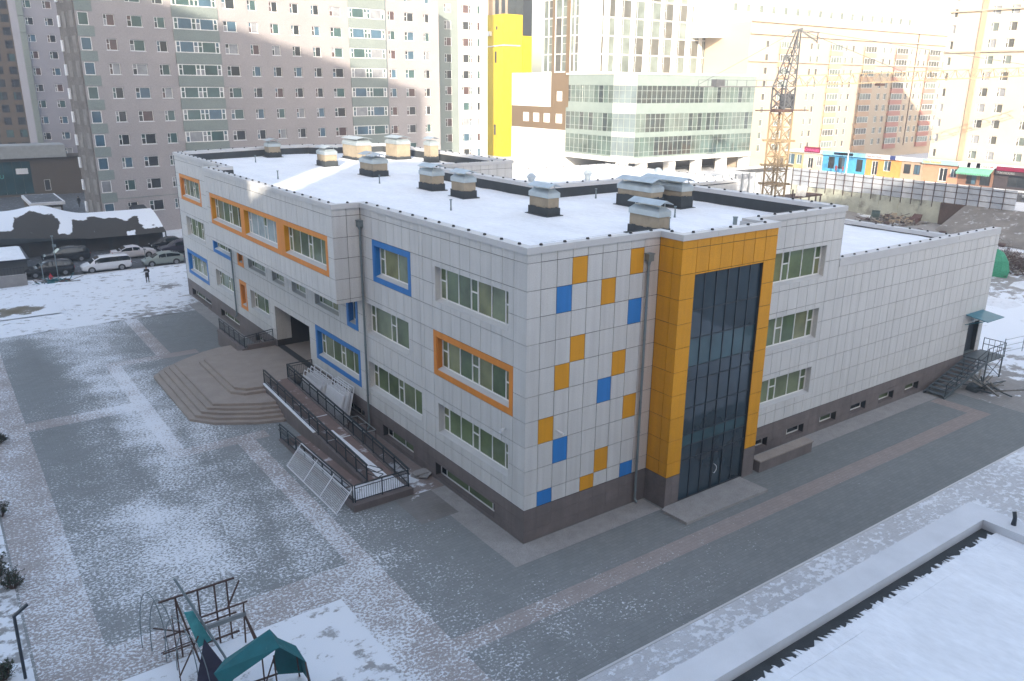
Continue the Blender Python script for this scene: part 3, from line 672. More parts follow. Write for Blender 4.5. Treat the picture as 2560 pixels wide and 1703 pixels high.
ramp = thing('wheelchair_ramp', 'long switchback ramp with granite plinth and snowy curbs beside the terrace', 'ramp', (-3.4, 15, 0))
q = MB()   # inner flight, sloping from the terrace to the lower landing
q.hexa([(-3.55, 9.0, -.05), (-2.0, 9.0, -.05), (-2.0, 24.3, -.05), (-3.55, 24.3, -.05), (-3.55, 9.0, .42), (-2.0, 9.0, .42), (-2.0, 24.3, 1.2), (-3.55, 24.3, 1.2)]); q.build('ramp_flight', ramp_m, ramp)
q = MB(); q.box(-5.2, 7.1, -.05, -1.85, 9.0, .36); q.build('landing', granite, ramp)
q = MB(); q.box(-4.85, 7.55, .36, -2.1, 8.98, .385); q.build('landing_snow', snow_dirty, ramp)
q = MB(); q.hexa([(-4.95, 9.0, -.05), (-3.8, 9.0, -.05), (-3.8, 17.4, -.05), (-4.95, 17.4, -.05), (-4.95, 9.0, .37), (-3.8, 9.0, .37), (-3.8, 17.4, .02), (-4.95, 17.4, .02)]); q.build('ramp_flight', ramp_m, ramp)
q = MB(); q.hexa([(-3.8, 9.0, -.05), (-3.55, 9.0, -.05), (-3.55, 24.0, -.05), (-3.8, 24.0, -.05), (-3.8, 9.0, .56), (-3.55, 9.0, .56), (-3.55, 24.0, 1.3), (-3.8, 24.0, 1.3)]); q.build('curb_wall', granite, ramp)
q = MB(); q.hexa([(-3.82, 15.5, .87), (-3.54, 15.5, .87), (-3.54, 23.9, 1.29), (-3.82, 23.9, 1.29), (-3.80, 15.5, .93), (-3.56, 15.5, .93), (-3.56, 23.9, 1.36), (-3.80, 23.9, 1.36)]); q.build('curb_snow', snow, ramp)
q = MB(); q.hexa([(-5.2, 9.0, -.05), (-4.95, 9.0, -.05), (-4.95, 17.5, -.05), (-5.2, 17.5, -.05), (-5.2, 9.0, .37), (-4.95, 9.0, .37), (-4.95, 17.5, .10), (-5.2, 17.5, .10)]); q.build('curb_wall', granite, ramp)
q = MB(); q.hexa([(-4.93, 9.2, .365), (-4.5, 9.2, .365), (-4.6, 16, .085), (-4.93, 16, .085), (-4.93, 9.2, .40), (-4.5, 9.2, .385), (-4.6, 16, .10), (-4.93, 16, .12)]); q.build('ramp_snow', snow_dirty, ramp)
q = MB(); q.hexa([(-2.9, 9.1, .42), (-2.35, 9.1, .42), (-2.6, 15.5, .752), (-2.75, 15.5, .752), (-2.9, 9.1, .45), (-2.35, 9.1, .44), (-2.6, 15.5, .765), (-2.75, 15.5, .765)]); q.build('ramp_snow', snow, ramp)
q = MB(); q.hexa([(-2.0, 9.0, -.05), (-1.85, 9.0, -.05), (-1.85, 24.3, -.05), (-2.0, 24.3, -.05), (-2.0, 9.0, .5), (-1.85, 9.0, .5), (-1.85, 24.3, 1.28), (-2.0, 24.3, 1.28)]); q.build('curb_wall', granite, ramp)
for y in (14.3, 17.6):
    q = MB(); z = .42+(y-9)/15.3*.78; q.box(-3.52, y, z, -2.03, y+.07, z+.02); q.build('joint_strip', snow_dirty, ramp)

def railing(name, label, pts, h=.95, gap=.125, post=1.25, mids=(.82,), group=None, hand=False):
    o = thing(name, label, 'railing', pts[0], 0, group)
    tr = MB(); bal = MB()
    for a, b in zip(pts, pts[1:]):
        a, b = Vector(a), Vector(b); L = (b-a).length; Z = Vector((0, 0, 1))
        tr.bar(a+Z*h, b+Z*h, .06, .045); tr.bar(a+Z*.10, b+Z*.10, .035)
        for m in mids: tr.bar(a+Z*(h*m), b+Z*(h*m), .03)
        n = max(1, round(L/post))
        for i in range(n+1):
            p = a.lerp(b, i/n); q = MB(); q.bar(p, p+Z*(h+.015), .05); q.build('post', railm, o)
        n = max(1, round(L/gap))
        for i in range(1, n):
            p = a.lerp(b, i/n); bal.bar(p+Z*.10, p+Z*(h*mids[0] if mids else h), .016)
        if hand:
            s = (b-a).normalized().cross(Z)*.1*hand
            for hh in (.62, .9): tr.bar(a+Z*hh+s, b+Z*hh+s, .04)
    tr.build('rail', railm, o); bal.build('balusters', railm, o, kind='stuff')
    return o
def rz_(y): return .42+(y-9)/15.3*.78
railing('ramp_railing', 'dark iron railing along the middle of the ramp, rising to the terrace', [(-3.67, 8.75, .56), (-3.67, 24.0, 1.3)], group='dark iron railings of the ramp', hand=1)
railing('ramp_railing', 'dark iron railing on the wall side of the upper ramp flight', [(-1.93, 7.5, .36), (-1.93, 9.0, .5), (-1.93, 24.3, 1.28)], group='dark iron railings of the ramp', hand=1)
railing('ramp_railing', 'short dark railing across the nearest end of the ramp', [(-1.98, 7.4, .36), (-4.98, 7.4, .36)], group='dark iron railings of the ramp')
railing('ramp_railing', 'dark iron railing along the outer low flight behind the white leaning panel', [(-5.08, 7.45, .37), (-5.08, 17.5, .10)], group='dark iron railings of the ramp', hand=-1)
railing('terrace_railing', 'short dark railing from ramp top to wall under the blue window', [(-1.9, 24.45, 1.2), (-.12, 24.45, 1.2)], group='dark iron railings of the terrace')
railing('terrace_railing', 'dark railing at the far side of the porch running along the pit', [(-.12, 32.05, 1.55), (-2.3, 32.05, 1.3), (-2.35, 38.1, 1.3)], h=.9, group='dark iron railings of the terrace')
lo = MB()    # returned handrail loop at the end of the middle railing
lo.path([(-3.5, 8.75, 1.45), (-3.1, 8.2, 1.4), (-3.1, 8.0, 1.38), (-3.45, 8.0, 1.36), (-3.67, 8.6, 1.40)], .022); lo.path([(-3.5, 8.75, 1.15), (-3.05, 8.1, 1.1), (-3.4, 7.95, 1.06), (-3.67, 8.6, 1.1)], .022)
lo.build('handrail_loop', railm, bpy.data.objects['ramp_railing'])

def grille(name, label, p0, p1, h, lean, bars=46, group=None, lvl=.82, m=whitep, bw=.022):
    """white welded panel: foot line p0-p1, leaning by vector lean over its height"""
    o = thing(name, label, 'metal panel', p0, 0, group); a, b = Vector(p0), Vector(p1); t = Vector(lean)+Vector((0, 0, math.sqrt(max(.01, h*h-Vector(lean).length_squared))))
    f = MB(); f.bar(a, b, .045); f.bar(a+t, b+t, .045); f.bar(a, a+t, .045); f.bar(b, b+t, .045)
    if lvl: f.bar(a+t*lvl, b+t*lvl, .035)
    for s in (.36, .68): f.bar(a.lerp(b, s), a.lerp(b, s)+t, .045)
    f.build('frame', m, o); q = MB()
    for i in range(1, bars):
        p = a.lerp(b, i/bars); q.bar(p+t*.01, p+t*(lvl or 1), bw)
    q.build('bars', m, o, kind='stuff'); return o
grille('leaning_panel', 'long white barred metal panel leaning on the outer ramp railing', (-6.05, 13.95, .03), (-6.0, 7.45, .03), 1.45, (.92, 0, 0), 52)
for k, (y0, y1, x, dx, h) in enumerate(((17.3, 19.7, -.85, .55, 2.4), (17.4, 19.8, -1.0, .55, 2.35), (17.45, 20.0, -1.15, .6, 2.3), (17.7, 20.2, -1.32, .62, 2.2))):
    grille('stacked_panel', ['white barred panel against the wall, nearest of the stack by the basement window', 'second white panel from the wall in the nearer stack', 'third white panel from the wall in the nearer stack', 'outermost white panel of the nearer stack behind the ramp railing'][k], (x, y1, .03), (x, y0, .03), h, (dx, 0, 0), 24, 'white metal panels stacked by the wall', bw=.075)
for k, (y0, y1, x, dx, h) in enumerate(((20.3, 23.2, -.9, .5, 2.25), (20.5, 23.4, -1.1, .5, 2.1), (20.6, 23.6, -1.3, .55, 1.95), (20.8, 23.8, -1.48, .55, 1.8))):
    grille('stacked_panel', ['white barred panel against the wall, innermost of the farther stack', 'second white panel from the wall in the farther stack', 'third white panel from the wall in the farther stack', 'outermost white panel of the farther stack beside the green bag'][k], (x, y1, .03), (x, y0, .03), h, (dx, 0, 0), 24, 'white metal panels stacked by the wall', bw=.075)
q = MB(); r = random.Random(5)
for i in range(9): q.hexa([(-1.75+r.uniform(-.1, .1)+dx*.3, 23.3+r.uniform(-.1, .2)+dy*.35, .02+i*.07+dz*.12) for dz in (0, 1) for dx, dy in ((-1, -1), (1, -1), (1, 1), (-1, 1))])
tag(q.build('green_bag', mat('green_net', (.02, .24, .14), .6, var=.3, scale=8)), 'crumpled green bag beside the white stacked panels', 'bag')
fr_ = thing('trestle_frame', 'thin welded metal trestle frame standing on soil by the wall', 'trestle', (-.9, 15.2, 0))
q = MB(); tp = [(-1.15, 16.6, .8), (-.5, 16.55, .8), (-.55, 14.0, .8), (-1.25, 14.05, .8)]
for i in range(4): q.bar(tp[i], tp[(i+1) % 4], .035)
q.bar((-1.2, 15.3, .8), (-.52, 15.28, .8), .03); q.build('top_frame', zinc, fr_)
for p in tp+[(-.52, 15.28, .8)]: q = MB(); q.bar((p[0], p[1], 0), p, .035); q.build('leg', rust, fr_)
for k, (x, y, z, s, a) in enumerate(((-.45, 8.9, .02, .55, .3), (-.3, 8.6, .10, .5, .7), (-.55, 8.75, .17, .42, .1))):
    q = MB(); c, s_ = math.cos(a), math.sin(a); P = [(x+c*dx*s-s_*dy*s*.7, y+s_*dx*s+c*dy*s*.7) for dx, dy in ((-1, -.8), (.9, -1), (1, .7), (-.2, 1), (-1, .5))]
    q.prism(P, z, z+.07); tag(q.build('stone_slab', gravel), ['loose grey stone slab lying lowest in the small pile by the plinth', 'loose grey stone slab in the middle of the small pile', 'loose grey stone slab on top of the small pile by the plinth'][k], 'stone slab', 'loose slabs by the plinth')
tm = thing('tower_doorstep', 'wide pale stone doorstep before the glass doors of the orange tower', 'doorstep', (11, -2.5, 0))
q = MB(); q.prism([(7.42, -1.6), (7.5, -3.2), (13.58, -3.28), (13.5, -1.47), (7.8, -1.47)], -.05, .15); q.build('slab', gravel, tm)
q = MB(); q.prism([(8.7, -1.44), (13.7, -1.44), (13.7, -1.2), (8.7, -1.2)], -.05, .075); q.build('threshold', granite, tm)
lw = thing('low_granite_wall', 'low reddish granite wall beside the tower with a pale capstone', 'low wall', (17.5, -1.3, 0))
q = MB(); q.box(15.0, -1.6, -.05, 19.75, -1.05, .64); q.build('body', granite, lw)
for i in range(5): q = MB(); q.box(14.95+i*.97, -1.66, .64, 14.95+(i+1)*.97-.008, -1.0, .71); q.build('capstone', stair_m, lw)

# steel stair at the wing door
sst = thing('steel_staircase', 'grey steel staircase with open treads climbing to the wing door', 'staircase', (38, -1, 0))
stl = mat('stair_steel', (.10, .125, .14), .55, .4, var=.15)
A, B = Vector((34.6, 0, 0)), Vector((40.0, 0, 1.70))
for y in (-.3, -1.75): q = MB(); q.bar((34.5, y, .06), (40.0, y, 1.64), .05, .2); q.build('stringer', stl, sst)
for i in range(10):
    t = (i+.5)/10; q = MB(); x = 34.55+t*5.3; z = .1+t*1.55; q.box(x-.19, -1.72, z, x+.19, -.33, z+.04); q.build('tread', stl, sst)
q = MB(); q.box(40.0, -1.8, 1.58, 42.6, -.05, 1.68); q.build('landing', stl, sst)
for x, y in ((40.1, -1.7), (42.5, -1.7), (42.5, -.15), (40.1, -.15)): q = MB(); q.bar((x, y, -.05), (x, y, 1.58), .08); q.build('leg', stl, sst)
q = MB(); q.bar((40.1, -1.7, .1), (42.5, -1.7, 1.5), .04); q.bar((42.5, -1.7, .1), (40.1, -1.7, 1.5), .04); q.build('brace', stl, sst)
def rail3(pts):
    q = MB()
    for a, b in zip(pts, pts[1:]):
        for hh in (.95, .5): q.bar((a[0], a[1], a[2]+hh), (b[0], b[1], b[2]+hh), .04)
    for a in pts: q.bar(a, (a[0], a[1], a[2]+.97), .045)
    for a, b in zip(pts, pts[1:]):
        for k in range(1, 4): p = Vector(a).lerp(Vector(b), k/4); q.bar(p, p+Vector((0, 0, .95)), .025)
    q.build('handrail', railm, sst)
rail3([(34.6, -1.75, .1), (40, -1.75, 1.68), (42.55, -1.75, 1.68), (42.55, -.2, 1.68)])

# ================================================================ NEAR LEFT: lamp post, old play frame, teal tent, neighbour roof
lp = thing('lamp_post', 'short dark lamp post with one bent arm on the snow at the left edge', 'lamp post', (-19.87, 3.02, 0))
q = MB(); q.tube((-19.87, 3.02, 0), (-19.83, 3.02, 2.62), .055, 8); q.build('pole', alu, lp)
q = MB(); q.bar((-19.86, 3.02, 2.58), (-19.38, 3.02, 2.9), .10, .09); q.build('lamp_head', alu, lp)
pf = thing('play_frame', 'rusty old play frame of bars and hoops with a teal plank in the foreground snow', 'play frame', (-14, 1, 0))
q = MB(); q.bar((-15.55, 1, 2.57), (-12.85, 1, 2.57), .06); q.bar((-15.55, 1, 1.08), (-12.9, 1, 1.08), .05); q.build('rail', rust, pf)
for x in (-14.98, -14.2, -13.6, -13.15): q = MB(); q.bar((x, 1, 0), (x, 1, 2.55), .055); q.build('post', rust, pf)
q = MB(); q.bar((-14.32, .45, 1.76), (-12.6, .45, 1.76), .05); q.bar((-14.2, .45, .63), (-13.0, .45, .63), .06); q.build('rail', rust, pf)
q = MB(); q.bar((-14.33, .45, 1.26), (-12.7, .45, 1.26), .10, .16); q.build('beam', mat('grey_tube', (.2, .22, .23), .6), pf)
for a, b in (((-12.75, .45, 1.75), (-12.82, .45, 0)), ((-12.75, .4, 1.2), (-12.45, -.3, 0)), ((-12.75, .5, 1.2), (-12.5, .2, 0)), ((-14.32, .45, 1.8), (-14.33, .45, 0)), ((-14.98, 1, 2.5), (-14.55, .3, 0)), ((-13.2, 1, 1.4), (-12.6, 1.3, 2.2))):
    q = MB(); q.bar(a, b, .05); q.build('leg', rust, pf)
def arc(cx, y0, y1, zt, n=12, x1=None): return [(cx+((x1 or cx)-cx)*k/n, y0+(y1-y0)*k/n, zt*math.sin(math.pi*(.08+.92*k/n)/1.85)) for k in range(n+1)]
for (x, y0, y1, zt) in ((-15.5, 1.9, .9, 2.4), (-15.2, 1.0, -.6, 2.2), (-15.0, .3, -1.4, 1.9), (-15.75, 2.3, 1.2, 2.6)):
    q = MB(); q.path([(x-.35*math.cos(math.pi*k/14), y0+(y1-y0)*.5*(1-math.cos(math.pi*k/14)), .05+zt*math.sin(math.pi*k/14)) for k in range(15)], .02); q.build('hoop', steel, pf)
for a, b in (((-15.6, 1.6, .05), (-14.9, -.5, 1.6)), ((-15.1, 1.4, 1.6), (-15.5, -.9, .1)), ((-15.7, .6, .7), (-14.5, .6, .68)), ((-15.4, -.2, .1), (-14.6, -.2, 1.5)), ((-15.7, 1.9, 1.), (-14.8, 1., 1.))):
    q = MB(); q.bar(a, b, .04); q.build('brace', rust, pf)
q = MB(); q.tube((-15.1, 0, 3.95), (-13.7, -.1, -.02), .045, 8); q.build('pole', steel, pf)
q = MB(); q.hexa([(-14.93, .02, 2.48), (-14.62, .02, 2.42), (-14.12, .02, .98), (-14.58, .02, .85), (-14.93, .06, 2.48), (-14.62, .06, 2.42), (-14.12, .06, .98), (-14.58, .06, .85)]); q.build('plank', mat('teal_plank', (.05, .30, .32), .6, var=.2, scale=3), pf)
ds = thing('dark_sheet', 'black triangular sheet tied to the leaning pole in the foreground', 'sheet', (-14.6, -1, 0))
q = MB(); T = (-14.42, -.2, 1.3); q.add([T, (-14.95, -1.0, .5), (-15.35, -1.9, .02), (-14.5, -1.9, .02), (-13.85, -1.3, .02), (-14.0, -.8, .45)], [(0, 1, 5), (1, 2, 3), (1, 3, 5), (3, 4, 5)])
q.add([(v[0], v[1]-.03, v[2]) for v in (T, (-14.95, -1.0, .5), (-15.35, -1.9, .02), (-14.5, -1.9, .02), (-13.85, -1.3, .02), (-14.0, -.8, .45))], [(0, 5, 1), (1, 3, 2), (1, 5, 3), (3, 5, 4)])
q.build('cloth', mat('black_sheet', (.022, .022, .045), .8, var=.2), ds)
tt = thing('teal_tent', 'small teal tarpaulin tent with a peaked roof on a rusty frame', 'tent', (-13, -2.8, 0))
ap, rd = (-12.75, -2.5, 2.42), (-14.9, -3.3, 2.15)
q = MB(); V = [ap, (-14.3, -2.3, 1.75), (-14.75, -3.6, 1.75), rd, (-12.5, -2.5, 1.95), (-11.92, -2.6, 1.42), (-11.95, -3.6, 1.42), (-12.75, -3.4, 2.25)]
q.add(V, [(0, 1, 3), (1, 2, 3), (0, 3, 7), (0, 7, 4), (4, 7, 6, 5), (3, 2, 7)]); q.build('roof_sheet', teal, tt)
q = MB(); q.add([(-11.92, -2.6, 1.42), (-11.95, -3.6, 1.42), (-11.8, -3.55, .35), (-11.73, -2.55, .15), (-12.62, -2.55, .5), (-12.75, -2.5, 1.05), (-12.5, -2.5, 1.95)], [(0, 1, 2, 3), (0, 3, 4, 5, 6)]); q.build('side_sheet', teal, tt)
for a, b in (((-11.95, -2.6, 1.4), (-11.85, -2.5, 0)), ((-11.97, -3.6, 1.4), (-11.9, -3.7, 0)), ((-14.3, -2.3, 1.72), (-14.3, -2.2, 0)), ((-14.75, -3.6, 1.72), (-14.8, -3.7, 0)), ((-13.1, -2.5, 1.5), (-13.1, -2.5, 0)), ((-12.7, -2.5, 1.3), (-12.7, -2.6, 0))):
    q = MB(); q.bar(a, b, .045); q.build('leg', rust, tt)
q = MB(); q.bar((-14.3, -2.3, .45), (-11.9, -2.5, .45), .05); q.bar((-13.1, -2.5, .2), (-12.7, -2.5, 1.2), .04); q.build('rail', rust, tt)

nb = thing('neighbour_building', 'low flat roofed building with snow and a wide rendered parapet in the lower right corner', 'building', (-20, -25, 0))
nw = mat('neighbour_render', (.40, .39, .40), .85, var=.1, scale=.8, fine=.06)
q = MB(); q.box(-70, -60, -.1, 8.1, -14.95, 5.6); q.build('wall', nw, nb)
q = MB(); pz = 6.0
q.box(-70, -15.72, 5.2, 8.3, -14.8, pz); q.box(8.3-.0, -60, 5.2, 9.25, -14.8, pz); q.build('parapet', mat('parapet_snow_dusted', (.62, .64, .68), .85, var=.08, scale=.7, fine=.06), nb)
sheet([(-70, -60), (8.29, -60), (8.29, -16.2), (-70, -16.2)], 5.72, 'roof_snow', snow, nb, 1.5, .015)
q = MB(); q.box(-70, -16.3, 5.5, 8.29, -15.73, 5.66); q.box(7.7, -60, 5.5, 8.295, -16.31, 5.66); q.build('gutter_strip', bitumen, nb)
q = MB(); r = random.Random(9); x = -30
while x < 8:
    d = r.uniform(.05, .32); e1, e2 = r.uniform(-.02, .26), r.uniform(-.04, .22); q.hexa([(x, -16.6, 5.60), (x+d, -16.55, 5.60), (x+d*.9, -16.12+e2, 5.60), (x+d*.2, -16.12+e1, 5.60), (x, -16.6, 5.725), (x+d, -16.6, 5.725), (x+d*.9, -16.2+e2, 5.68), (x+d*.2, -16.2+e1, 5.68)]); x += d*.85
q.build('snow_edge', snow, nb, kind='stuff')
q = MB(); q.tube((8.8, -16.5, 6.0), (8.8, -16.5, 6.3), .09, 10, 0, .06); q.tube((8.8, -16.5, 6.27), (8.87, -16.42, 6.45), .07, 8); q.build('vent', alu, nb)

# ================================================================ BACKGROUND BUILDINGS
apt_w = mat('apartment_render', (.335, .31, .315), .9, var=.06, scale=.25, fine=.12, fscale=9)
apt_g = mat('apartment_green_grey', (.215, .25, .24), .9, var=.07, scale=.3, fine=.12, fscale=9)
apt_w2 = mat('apartment_pale', (.27, .27, .31), .9, var=.06, scale=.3, fine=.1, fscale=9)
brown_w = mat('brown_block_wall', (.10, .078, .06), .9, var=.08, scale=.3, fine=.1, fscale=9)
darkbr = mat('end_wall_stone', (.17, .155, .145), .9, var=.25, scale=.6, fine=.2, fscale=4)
white_w = mat('white_render', (.74, .73, .71), .8, var=.03, scale=.2)
brown_p = mat('brown_panel', (.16, .11, .066), .8, var=.05, scale=.4)
yellow_w = mat('yellow_panel', (.60, .43, .012), .7, var=.06, scale=.3, fine=.04, fscale=5)
cream = mat('cream_render', (.48, .39, .30), .9, var=.04, scale=.2)
peach = mat('peach_balcony', (.47, .315, .215), .9, var=.05, scale=.3)
redbal = mat('balcony_red', (.40, .20, .17), .9, var=.05, scale=.3)
gw = [glass('window_dark', (.025, .03, .035), .08, .3, .4), glass('window_dark', (.025, .03, .035)), glass('window_green', (.05, .10, .10), .08, .3, .4), glass('window_curtain', (.26, .27, .29), .25, .25, .9, .5), glass('window_blue', (.06, .12, .17), .1, .3, .4), glass('window_warm', (.10, .06, .06), .2, .3, .6)]
gfar = [glass('window_far', (.15, .18, .165), .1, .35, .4), glass('window_far_dark', (.09, .09, .08), .1, .3, .4)]
FW = {}
def far_window(root, fr, u, z, wd, h, pat, gm, dep=.15, fcol=None):
    fcol = fcol or pvc; k = (round(wd, 2), round(h, 2), pat, gm.name, fcol.name)
    if k not in FW:
        me, pm = window_meshes(wd, h, pat, fcol, .09); mb = MB()
        mb.add([v.co[:] for v in me.vertices], [list(p.vertices) for p in me.polygons], 0)
        for q in pm: mb.add(q.v, q.f, 1)
        FW[k] = mb.mesh('window', [fcol, gm])
    rz = fr.rotz(); lx = Vector((math.cos(rz), math.sin(rz), 0)); ul = u if lx.dot(fr.U) > 0 else u+wd
    return link('window', FW[k], root, fr.P(ul, z, dep), (0, 0, rz))
def plain_block(mb, fr, u0, u1, z0, z1, depth, m=0):   # sides, back and roof of a block behind a facade
    P = fr.P
    mb.add([P(u0, z0, 0), P(u0, z0, depth), P(u0, z1, depth), P(u0, z1, 0)], [(0, 1, 2, 3)], m)
    mb.add([P(u1, z0, 0), P(u1, z0, depth), P(u1, z1, depth), P(u1, z1, 0)], [(0, 1, 2, 3)], m)
    mb.add([P(u0, z0, depth), P(u1, z0, depth), P(u1, z1, depth), P(u0, z1, depth)], [(0, 1, 2, 3)], m)
    mb.add([P(u0, z1, 0), P(u1, z1, 0), P(u1, z1, depth), P(u0, z1, depth)], [(0, 1, 2, 3)], m)

# main grey apartment block
apt = thing('apartment_block', 'long grey apartment block with white windows and two columns of glazed balconies', 'apartment block', (30, 100, 0))
un = Vector((.9895, .1445, 0)); FA = Fr((11.3, 96.5, 0), un, (.1445, -.9895, 0))
wc = [(-8.8, 1.42), (-5.85, 2.0), (-2.3, 1.45), (7.4, 2.0), (11.27, 1.4), (14.7, 1.4), (18.1, 1.42), (21.65, 1.4), (24.95, 2.05), (35.95, 1.42), (39.3, 1.95), (43.3, 1.3)]
holes = []
for k in range(12):
    z = 2.95+3.02*k
    holes += [(s, s+wd, z, z+1.4) for s, wd in wc]+[(-11.85, -10.55, z-.1, z+1.5)]+[(.25, 6.55, z, z+1.5), (28.35, 35.2, z, z+1.5)]
mb = MB(); wall_holes(mb, FA, -12.1, 46.6, -.1, 39.5, holes, 0, .22); plain_block(mb, FA, -12.1, 46.6, -.1, 39.5, 6.5); mb.build('wall', apt_w, apt)
for k in range(12):
    z = 2.95+3.02*k
    for s, wd in wc: put_window(apt, FA, s, z, wd, 1.4, 'nf', gw, .12, prof=.07)
    for s, wd in wc: q = MB(); FA.box(q, s-.08, s+wd+.08, z-.06, z, -.06, .14); q.build('window_ledge', whitep, apt) if k < 9 else None
    put_window(apt, FA, -11.85, z-.1, 1.3, 1.6, 'f', gw[2:5], .05, prof=.09)
    for s, wd in ((.25, 6.3), (28.35, 6.85)):
        put_window(apt, FA, s, z, wd, 1.5, 'nfnnfn', [gw[2], gw[3], gw[4], gw[2]], -.06, prof=.10)
        q = MB(); FA.box(q, s-.12, s+wd+.12, z-1.5, z-.03, -.12, -.01); q.build('balcony_front', apt_g, apt)
    q = MB(); FA.box(q, -12.08, -10.0, z-1.42, z-.14, -.03, .01); q.build('corner_panel', apt_g, apt)
q = MB(); FA.box(q, 35.38, 35.5, 6, 39.4, -.08, 0); q.build('drain_pipe', steel, apt)
q = MB(); FA.box(q, -12.1, 46.6, 4.9, 5.0, -.05, 0); q.build('string_course', apt_g, apt)
for s in (-8.9, -.4):
    q = MB(); P = FA.P; q.hexa([P(s, 2.6, -1.3), P(s+2.6, 2.6, -1.3), P(s+2.3, 2.6, 0), P(s+.3, 2.6, 0), P(s+.3, 3.5, -.9), P(s+2.3, 3.5, -.9), P(s+2.2, 3.9, 0), P(s+.4, 3.9, 0)]); q.build('porch_hood', bitumen, apt)
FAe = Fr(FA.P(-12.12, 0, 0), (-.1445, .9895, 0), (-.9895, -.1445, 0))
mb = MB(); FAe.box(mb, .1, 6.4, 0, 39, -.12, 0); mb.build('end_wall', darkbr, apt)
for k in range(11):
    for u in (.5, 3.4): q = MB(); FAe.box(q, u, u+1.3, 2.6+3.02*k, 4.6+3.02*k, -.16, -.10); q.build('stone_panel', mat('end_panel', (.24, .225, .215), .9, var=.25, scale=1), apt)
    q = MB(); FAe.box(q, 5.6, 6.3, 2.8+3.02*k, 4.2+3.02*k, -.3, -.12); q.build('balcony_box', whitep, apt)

# pale block behind on the left, brown block at the frame edge, shop podium
blk = thing('apartment_block', 'bluish grey apartment block standing behind the long block, above the shop canopy', 'apartment block', (4, 156, 0))
F2 = Fr((0, 156, 0), (1, 0, 0), (0, -1, 0)); hs = [(.6+d, .6+d+w_, 3.4+2.95*k, 4.75+2.95*k) for k in range(14) for d, w_ in ((0, 1.3), (3.15, 1.45))]
mb = MB(); wall_holes(mb, F2, -.6, 11, -.1, 46, hs, 0, .2); plain_block(mb, F2, -.6, 11, -.1, 46, 12); mb.build('wall', apt_w2, blk)
for (a, b, c, d) in hs: put_window(blk, F2, a, c, b-a, d-c, 'nf', gw, .1, prof=.07)
for k in range(14): q = MB(); F2.box(q, -.55, .4, 2+2.95*k, 4.9+2.95*k, -.6, 0); q.build('balcony_front', apt_g, blk)
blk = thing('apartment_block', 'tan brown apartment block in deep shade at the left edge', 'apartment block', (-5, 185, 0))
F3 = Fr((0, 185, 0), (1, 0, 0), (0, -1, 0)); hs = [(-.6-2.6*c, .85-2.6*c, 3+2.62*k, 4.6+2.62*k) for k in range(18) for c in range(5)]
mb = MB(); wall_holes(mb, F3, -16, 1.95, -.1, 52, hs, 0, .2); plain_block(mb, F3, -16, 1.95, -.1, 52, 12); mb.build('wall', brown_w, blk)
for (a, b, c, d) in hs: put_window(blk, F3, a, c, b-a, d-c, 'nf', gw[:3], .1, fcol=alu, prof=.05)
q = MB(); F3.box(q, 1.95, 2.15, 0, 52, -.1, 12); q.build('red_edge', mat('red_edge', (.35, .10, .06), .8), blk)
pod = thing('shop_podium', 'low dark shopfront under a grey canopy fascia at the far left', 'shop', (-4, 146, 0))
F4 = Fr((0, 146, 0), (1, 0, 0), (0, -1, 0))
mb = MB(); F4.box(mb, -24, 2.6, 6.8, 9.0, -.3, 6); mb.build('fascia', mat('grey_fascia', (.30, .32, .33), .8, var=.1), pod)
mb = MB(); wall_holes(mb, F4, -24, 6.5, -.1, 6.8, [(-12, -3.4, .4, 6.2), (-1.6, -.6, .8, 2.8)], .5, .3); plain_block(mb, F4, -24, 6.5, -.1, 6.8, 8); mb.build('wall', brown_w, pod)
for k in range(6):
    q = MB(); F4.box(q, -12+k*1.45, -12+(k+1)*1.45-.06, .4, 6.2, .65, .7); q.build('pane', glass('teal_shop_glass', (.01, .05, .06), .06), pod)
put_window(pod, F4, -1.6, .8, 1.0, 2.0, 'f', gw[:2], .55)
q = MB(); F4.box(q, -5.8, -3.9, 4.0, 5.0, .2, .3); q.build('sign_board', whitep, pod)
def text(body, name, m, root, loc, size, rz, ext=.02):
    cu = bpy.data.curves.new(name, 'FONT'); cu.body = body; cu.size = size; cu.extrude = ext; cu.materials.append(m)
    t = bpy.data.objects.new('t', cu); col.objects.link(t); bpy.context.view_layer.update()
    me = bpy.data.meshes.new_from_object(t.evaluated_get(bpy.context.evaluated_depsgraph_get())); bpy.data.objects.remove(t)
    me.name = name; me.materials.clear(); me.materials.append(m)
    return link(name, me, root, loc, (math.pi/2, 0, rz))
text('CU', 'sign_lettering', mat('teal_letters', (.10, .45, .42), .6), pod, (-9.2, 145.95, 3.35), 1.0, 0)
kio = thing('kiosk', 'small white kiosk with a flat snowy roof in front of the dark shop', 'kiosk', (-5, 120, 0))
q = MB(); q.box(-7.2, 114.5, 0, -3.0, 124.5, 2.3); q.build('wall', brown_w, kio)
q = MB(); q.box(-7.4, 113.8, 2.3, -2.7, 125, 2.75); q.build('roof_edge', whitep, kio); q = MB(); q.box(-7.1, 114.3, 2.75, -3, 124.6, 2.78); q.build('roof', asphalt, kio)
q = MB(); q.box(-4.3, 114.4, .9, -3.3, 114.5, 1.9); q.build('window', whitep, kio)

